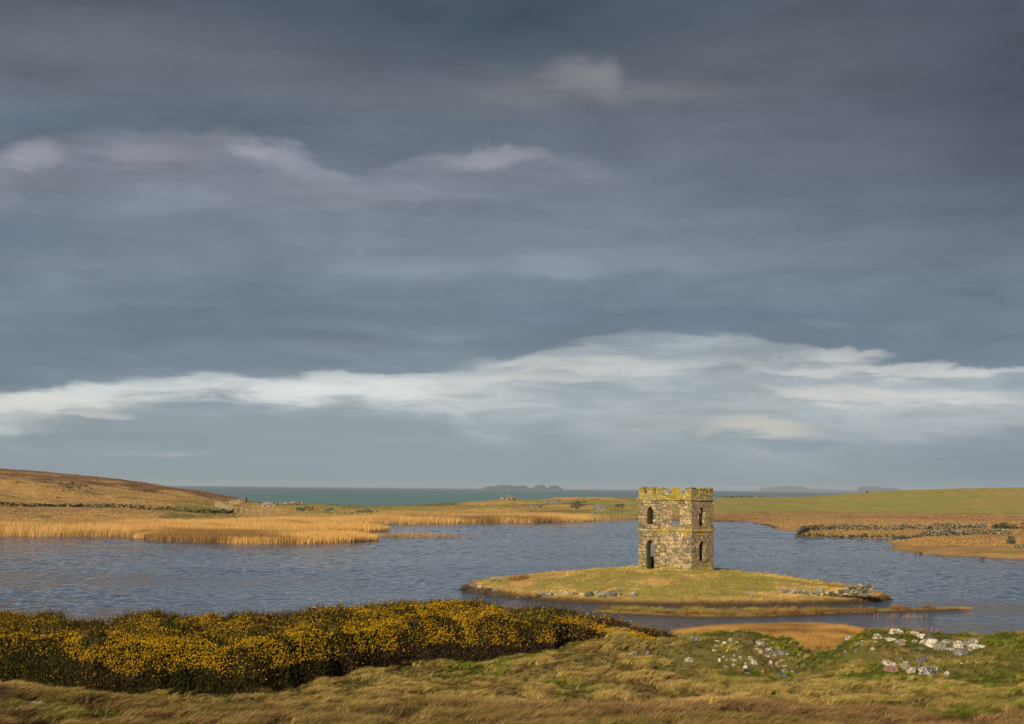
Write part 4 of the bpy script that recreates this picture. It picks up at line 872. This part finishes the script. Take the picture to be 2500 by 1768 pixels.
c = hit(far_h, 601, 1227, 200, 600, 3000); bm = bmesh.new(); bmesh.ops.create_cone(bm, segments=8, cap_ends=True, radius1=.2, radius2=.17, depth=1.9); bmesh.ops.translate(bm, verts=bm.verts, vec=(0, 0, .8)); me = bpy.data.meshes.new('strainer_post'); bm.to_mesh(me); bm.free()
o = link('strainer_post', me, flat_mat('dark_post_wood', (.05, .035, .025))); o.location = c; tag(o, 'thick dark post at the seaward end of the fence', 'post')

# distant islands ---------------------------------------------------
M_dist = flat_mat('sea_cliff_rock', (.09, .085, .07), .9, .5, .01)
def skerry(prof, dist, label, depth=500):
    v = []; n_ = len(prof)
    pts = [D(a, b, dist) for a, b in prof]
    for p_ in pts:
        z = max(p_[2], -3); v += [(p_[0], dist - depth * .5, -6), (p_[0], dist - depth * .12, -3 + (z + 3) * .85), (p_[0], dist, z), (p_[0], dist + depth * .5, -6)]
    f = [];
    for i in range(n_ - 1):
        for k in range(3): f.append([i * 4 + k, i * 4 + k + 1, i * 4 + k + 5, i * 4 + k + 4])
        f.append([i * 4, i * 4 + 4, i * 4 + 7, i * 4 + 3])
    for s_ in (0, (n_ - 1) * 4): f.append([s_, s_ + 1, s_ + 2, s_ + 3])
    o = link('distant_island', np_mesh('distant_island', np.array(v, float), np.array(f), M_dist)); tag(o, label, 'island')
z5 = lambda L_: [(1150 + a / 5.6, 1170 + b / 5.6) for a, b in L_]
skerry(z5([(160, 125), (230, 99), (300, 96), (340, 97), (370, 87), (430, 79), (480, 80), (540, 82), (600, 100), (630, 98), (660, 90), (730, 82), (745, 92), (765, 112), (790, 118), (830, 119), (870, 100), (900, 90), (930, 78), (1000, 75), (1008, 98), (1030, 118), (1050, 119), (1080, 95), (1140, 85), (1180, 92), (1200, 105), (1225, 112), (1250, 128)]), 11000, 'low rugged blue island on the horizon left of the tower')
z6 = lambda L_: [(1700 + a / 2.87, 1160 + b / 2.87) for a, b in L_]
skerry(z6([(1145, 120), (1146, 84), (1180, 80), (1270, 80), (1320, 92), (1350, 92), (1380, 89), (1415, 96), (1420, 125)]), 16000, 'steep-sided blue island on the horizon right of the tower')
skerry(z6([(440, 106), (470, 88), (560, 84), (600, 76), (740, 78), (790, 97), (900, 97), (1000, 104), (1140, 104), (1150, 112)]), 21000, 'faint long island fading into haze right of the tower', 900)

# ------------------------------------------------------------------ tower
def tower_mat(name, stone=False):
    m = bpy.data.materials.new(name); m.use_nodes = True; N = NT(m.node_tree)
    g = N.n('ShaderNodeNewGeometry'); p = g.outputs['Position']; oi = N.n('ShaderNodeObjectInfo').outputs['Random']
    n1 = N.noise(p, 1.3, 5, .6); n2 = N.noise(p, 5, 5, .65); n3 = N.noise(p, 14, 4, .6); n4 = N.noise(N.vmul(p, (1, 1, 1), (5, 5, 5)), 1.1, 4, .55, .6); n5 = N.noise(N.vmul(p, (1, 1, 1), (2, 9, 5)), 2.2, 4, .6, .6)
    tan = (.42, .285, .14); c = N.mix(N.sstep(n2, .36, .58), tan, (.16, .115, .06))
    if stone:
        c = N.mix(N.sstep(oi, .0, 1.0), (.17, .13, .075), (.56, .41, .21)); c = N.mix(N.m('MULTIPLY', N.sstep(n2, .42, .60), .6), c, (.12, .095, .05))
    c = N.mix(N.m('MULTIPLY', N.sstep(n1, .48, .60), .8), c, (.17, .135, .095))
    sp = N.n('ShaderNodeSeparateXYZ'); N.l(p, sp.inputs[0]); zr = N.m('SUBTRACT', sp.outputs[2], TZ)
    near = N.m('MAXIMUM', N.m('MAXIMUM', N.sstep(zr, 5.6, 6.5), N.m('MULTIPLY', N.sstep(N.m('ABSOLUTE', N.m('SUBTRACT', zr, 3.5)), .42, .08), .8)), N.m('MULTIPLY', N.sstep(zr, .9, .1), .8))
    yl = N.sstep(N.m('ADD', N.m('ADD', n4, N.m('MULTIPLY', near, .19)), N.m('MULTIPLY', N.m('SUBTRACT', n2, .5), .3)), .60, .70)
    ylc = N.mix(N.sstep(n5, .45, .62), (.36, .28, .022), (.56, .29, .010)); c = N.mix(N.m('MULTIPLY', yl, .8), c, ylc)
    gl = N.sstep(N.m('ADD', n5, N.m('MULTIPLY', near, .10)), .56, .66); c = N.mix(N.m('MULTIPLY', gl, .62), c, (.20, .19, .045))
    wl = N.sstep(N.noise(N.vmul(p, (1, 1, 1), (7, 2, 5)), 6, 4, .7), .58, .62); c = N.mix(N.m('MULTIPLY', wl, .75), c, (.80, .70, .50))
    # mortar-dark holes
    c = N.mix(N.m('MULTIPLY', N.sstep(n3, .62, .70), .6), c, (.09, .065, .035))
    b = N.n('ShaderNodeBsdfPrincipled'); N.l(c, b.inputs['Base Color']); b.inputs['Roughness'].default_value = .9; b.inputs['Specular IOR Level'].default_value = .1
    bp = N.n('ShaderNodeBump'); bp.inputs['Strength'].default_value = 1; bp.inputs['Distance'].default_value = .07; N.l(N.m('ADD', n2, N.m('MULTIPLY', n3, .5)), bp.inputs['Height']); N.l(bp.outputs[0], b.inputs['Normal'])
    o = N.n('ShaderNodeOutputMaterial'); N.l(b.outputs[0], o.inputs[0]); return m
TD = F * 6.64 / 183.0
fp = D(1651, 1393, TD); TZ = float(fp[2]) - .02
A8 = 3.32; SW = 2 * A8 * math.tan(R(22.5))
rot = -math.atan2(fp[0], fp[1]) - R(.6)
dirn = np.array([math.sin(-rot), math.cos(-rot)])
cxy = np.array([fp[0], fp[1]]) + np.array([fp[0], fp[1]]) / np.hypot(fp[0], fp[1]) * A8
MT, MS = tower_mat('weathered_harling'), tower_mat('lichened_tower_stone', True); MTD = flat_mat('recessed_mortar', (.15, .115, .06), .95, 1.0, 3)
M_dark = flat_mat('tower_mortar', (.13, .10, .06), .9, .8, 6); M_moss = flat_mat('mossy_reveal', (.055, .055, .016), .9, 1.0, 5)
tw = empty('stone_tower', (float(cxy[0]), float(cxy[1]), TZ), rot); tag(tw, 'roofless octagonal two-storey folly tower with battlements on the islet', 'tower')
def fpnt(k, s, d, z):
    a = k * math.pi / 4; n_ = (math.sin(a), -math.cos(a)); t = (math.cos(a), math.sin(a))
    return (n_[0] * (A8 - d) + t[0] * s, n_[1] * (A8 - d) + t[1] * s, z)
def prism(bm, k, s0, s1, zl0, zl1, zh0, zh1, d0_, d1_, mitre=True):
    def ms(s, d):
        lim = (A8 - d) * math.tan(R(22.5))
        return max(-lim, min(lim, s)) if mitre and abs(abs(s) - SW / 2) < 1e-4 else s
    def ms2(s, d): return math.copysign((A8 - d) * math.tan(R(22.5)), s) if abs(abs(s) - SW / 2) < 1e-4 else s
    q = []
    for d in (d0_, d1_):
        for s, zl, zh in ((s0, zl0, zh0), (s1, zl1, zh1)):
            for z in (zl, zh): q.append(bm.verts.new(fpnt(k, ms2(s, d), d, z)))
    for f in ((0, 2, 3, 1), (4, 5, 7, 6), (0, 1, 5, 4), (2, 6, 7, 3), (1, 3, 7, 5), (0, 4, 6, 2)): bm.faces.new([q[i] for i in f])
def add_bm(name, bm, mat, parent=tw):
    bmesh.ops.recalc_face_normals(bm, faces=bm.faces); me = bpy.data.meshes.new(name); bm.to_mesh(me); bm.free(); return link(name, me, mat, parent)
# openings: face -> list of (centre s, half width, sill, spring, apex)
OPN = {-1: [(.12, .50, -.3, 2.15, 2.62), (.10, .39, 4.0, 5.15, 5.55)], 0: [(.03, .315, 4.0, 5.32, 5.56)], 1: [(-.06, .36, .85, 2.2, 2.62), (-.06, .36, 3.9, 5.15, 5.58)],
       4: [(.0, .62, 3.75, 5.45, 5.85)], 5: [(-.3, .80, .95, 2.1, 2.6)]}
def arch(o, s):
    c, hw, sl, sp, ap = o; t = min(1, abs(s - c) / hw); return sp + (ap - sp) * (1 - t ** 2.0)
TH = .5
for k in range(-3, 5):
    ops = OPN.get(k if k in OPN else k, []); ops = OPN.get(k, OPN.get(k + 8, [])) if k != -3 else OPN[5]
    bm = bmesh.new()
    for z0, z1 in ((-.6, 3.42), (3.42, 6.2)):
        lo = [o for o in ops if z0 <= o[2] + .4 < z1]
        br_ = sorted({-SW / 2, SW / 2} | {o[0] + o[1] * q for o in lo for q in (-1, -.8, -.55, -.28, 0, .28, .55, .8, 1)})
        for a, b in zip(br_, br_[1:]):
            m_ = (a + b) / 2; o = next((o for o in lo if abs(m_ - o[0]) < o[1]), None)
            if o:
                if o[2] > z0: prism(bm, k, a, b, z0, z0, o[2], o[2], 0, TH)
                prism(bm, k, a, b, arch(o, a), arch(o, b), z1, z1, 0, TH)
            else: prism(bm, k, a, b, z0, z0, z1, z1, 0, TH)
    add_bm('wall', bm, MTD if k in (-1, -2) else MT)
    # string courses
    for z_, h_, pr in ((3.43, .17, .11), (6.16, .17, .13)):
        bm = bmesh.new(); lim = (A8 + pr) * math.tan(R(22.5)); q = []
        for d in (-pr, .1):
            l_ = (A8 - d) * math.tan(R(22.5))
            for s in (-l_, l_):
                for z in (z_, z_ + h_): q.append(bm.verts.new(fpnt(k, s, d, z)))
        for f in ((0, 2, 3, 1), (4, 5, 7, 6), (0, 1, 5, 4), (2, 6, 7, 3), (1, 3, 7, 5), (0, 4, 6, 2)): bm.faces.new([q[i] for i in f])
        add_bm('string_course', bm, MS)
    bm = bmesh.new(); prism(bm, k, -SW / 2, SW / 2, 6.32, 6.32, 6.72, 6.72, .03, .33); add_bm('parapet', bm, MS)
    # merlons and coping
    fr = lambda q: (q - .5) * SW; gm = (.20, .31, .62, .77) if k in (-3, 3, 4) else (.24, .37, .68, .80); gn = (.20, .31, .62, .77) if (k + 1) in (3, 4, 5, -3) else (.24, .37, .68, .80)
    dz = random.uniform(-.09, .04); dw = random.uniform(-.08, .07)
    bm = bmesh.new(); prism(bm, k, fr(gm[1]), fr(gm[2]), 6.72, 6.72, 7.16 + dz, 7.16 + dz, .035, .32, False); add_bm('merlon', bm, MS)
    bm = bmesh.new(); prism(bm, k, fr(gm[1] - .015), fr(gm[2] + .015), 7.16 + dz, 7.16 + dz, 7.29 + dz, 7.26 + dz * .5, -.03, .36, False); add_bm('coping_stone', bm, MS)
    bm = bmesh.new(); prism(bm, k, fr(gm[3]), SW / 2, 6.72, 6.72, 7.16 + dw, 7.16 + dw, .035, .32); prism(bm, k + 1, -SW / 2, fr(gn[0]), 6.72, 6.72, 7.16 + dw, 7.16 + dw, .035, .32); add_bm('merlon', bm, MS)
    bm = bmesh.new(); prism(bm, k, fr(gm[3] - .015), SW / 2, 7.16 + dw, 7.16 + dw, 7.25 + dw, 7.28 + dw, -.03, .36); prism(bm, k + 1, -SW / 2, fr(gn[0] + .015), 7.16 + dw, 7.16 + dw, 7.28 + dw, 7.24 + dw, -.03, .36); add_bm('coping_stone', bm, MS)
    for o in ops:
        if o[2] > 0:
            bm = bmesh.new(); prism(bm, k, o[0] - o[1] - .06, o[0] + o[1] + .06, o[2] - .14, o[2] - .14, o[2] + .003, o[2] + .003, -.05, .25, False); add_bm('window_sill', bm, MS)
# facing stones
BL = []
for i in range(8):
    rs = random.Random(50 + i); bm = bmesh.new(); bmesh.ops.create_cube(bm, size=1)
    bmesh.ops.bevel(bm, geom=[e_ for e_ in bm.edges], offset=.13, segments=1, affect='EDGES')
    for v in bm.verts: v.co += Vector((rs.uniform(-.06, .06), rs.uniform(-.06, .06), rs.uniform(-.07, .07)))
    me = bpy.data.meshes.new('facing_stone'); bm.to_mesh(me); bm.free(); me.materials.append(MS); BL.append(me)
cnt = 0
def put_stone(k, s, z, w, h, proud):
    global cnt
    o = bpy.data.objects.new('stone', random.choice(BL)); COL.objects.link(o); o.parent = tw
    o.location = fpnt(k, s, .09 - proud, z); o.scale = (w * 1.02, .20, h * 1.02); o.rotation_euler = (random.uniform(-.03, .03), random.uniform(-.05, .05), k * math.pi / 4 + random.uniform(-.03, .03)); cnt += 1
def course(k, z0, z1, hmin, hmax, wmin, wmax, pr0, pr1, ops, prob=1.0, top=SW):
    z = z0
    while z < z1 - .08:
        h = min(random.uniform(hmin, hmax), z1 - z); s = -SW / 2
        if z1 - z - h < .12: h = z1 - z
        while s < SW / 2 - .03:
            w = min(random.uniform(wmin, wmax), SW / 2 - s)
            if SW / 2 - s - w < .16: w = SW / 2 - s
            a, b = s, s + w
            for o in ops:                     # clip against openings
                if z + h > o[2] and z < o[4]:
                    hwz = o[1] if z < o[3] else o[1] * max(0, 1 - ((z - o[3]) / (o[4] - o[3]))) ** .5
                    L0, L1 = o[0] - hwz, o[0] + hwz
                    if a < L0 < b: b = L0
                    elif a < L1 < b: a = L1
                    elif a >= L0 and b <= L1: a = b
            if b - a > .10 and random.random() < prob: put_stone(k, (a + b) / 2, z + h / 2, b - a - .045, h - .045, random.uniform(pr0, pr1))
            s += w
        z += h
course(-1, -.1, 3.42, .24, .42, .28, .62, .02, .10, OPN[-1])
course(-1, 3.62, 6.15, .2, .34, .26, .55, .02, .09, OPN[-1])
course(0, -.1, 3.42, .26, .44, .35, .75, -.005, .06, [])
course(0, 3.62, 6.15, .3, .45, .4, .8, -.012, .015, OPN[0], .6)
course(1, -.1, 3.42, .35, .5, .4, .8, -.012, .02, OPN[1], .4)
course(1, 3.62, 6.15, .4, .55, .45, .8, -.015, .012, OPN[1], .3)
for k in (-2, -1, 0, 1, 2): course(k, 6.33, 6.71, .17, .21, .2, .5, -.04, .03, [])
print('tower stones', cnt)
# arch stones round the heads of the openings
for k in (-1, 1):
    for o in OPN[k]:
        for i in range(7):
            a = math.pi * (i + .5) / 7; s = o[0] - math.cos(a) * (o[1] + .12); z = o[3] + math.sin(a) * (o[4] - o[3] + .12)
            st = bpy.data.objects.new('arch_stone', random.choice(BL)); COL.objects.link(st); st.parent = tw; st.location = fpnt(k, s, .07, z); st.scale = (.15, .2, .26)
            st.rotation_euler = Matrix.Rotation(k * math.pi / 4, 3, 'Z').to_euler(); st.rotation_euler = (Matrix.Rotation(k * math.pi / 4, 3, 'Z') @ Matrix.Rotation((a - math.pi / 2), 3, 'Y')).to_euler()
# moss lining on the left jambs of the left openings
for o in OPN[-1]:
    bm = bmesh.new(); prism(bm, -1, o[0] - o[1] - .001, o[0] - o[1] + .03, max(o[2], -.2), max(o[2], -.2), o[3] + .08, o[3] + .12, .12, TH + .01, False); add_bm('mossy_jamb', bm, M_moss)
# ------------------------------------------------------------------ haze
hm = bpy.data.materials.new('haze_air'); hm.use_nodes = True; N = NT(hm.node_tree)
pv = N.n('ShaderNodeVolumePrincipled'); pv.inputs['Color'].default_value = (.64, .73, .82, 1); pv.inputs['Density'].default_value = HAZE_D; pv.inputs['Anisotropy'].default_value = 0.0
mo = N.n('ShaderNodeOutputMaterial'); N.l(pv.outputs[0], mo.inputs['Volume'])
bm = bmesh.new(); bmesh.ops.create_cube(bm, size=1); me = bpy.data.meshes.new('haze'); bm.to_mesh(me); bm.free(); me.materials.append(hm)
o = link('haze', me); HT = 62.0; HB = -10.0
o.scale = (33000, 25500, HT - HB); o.location = (0, 25500 / 2 - 1000, (HT + HB) / 2); tag(o, kind='stuff')
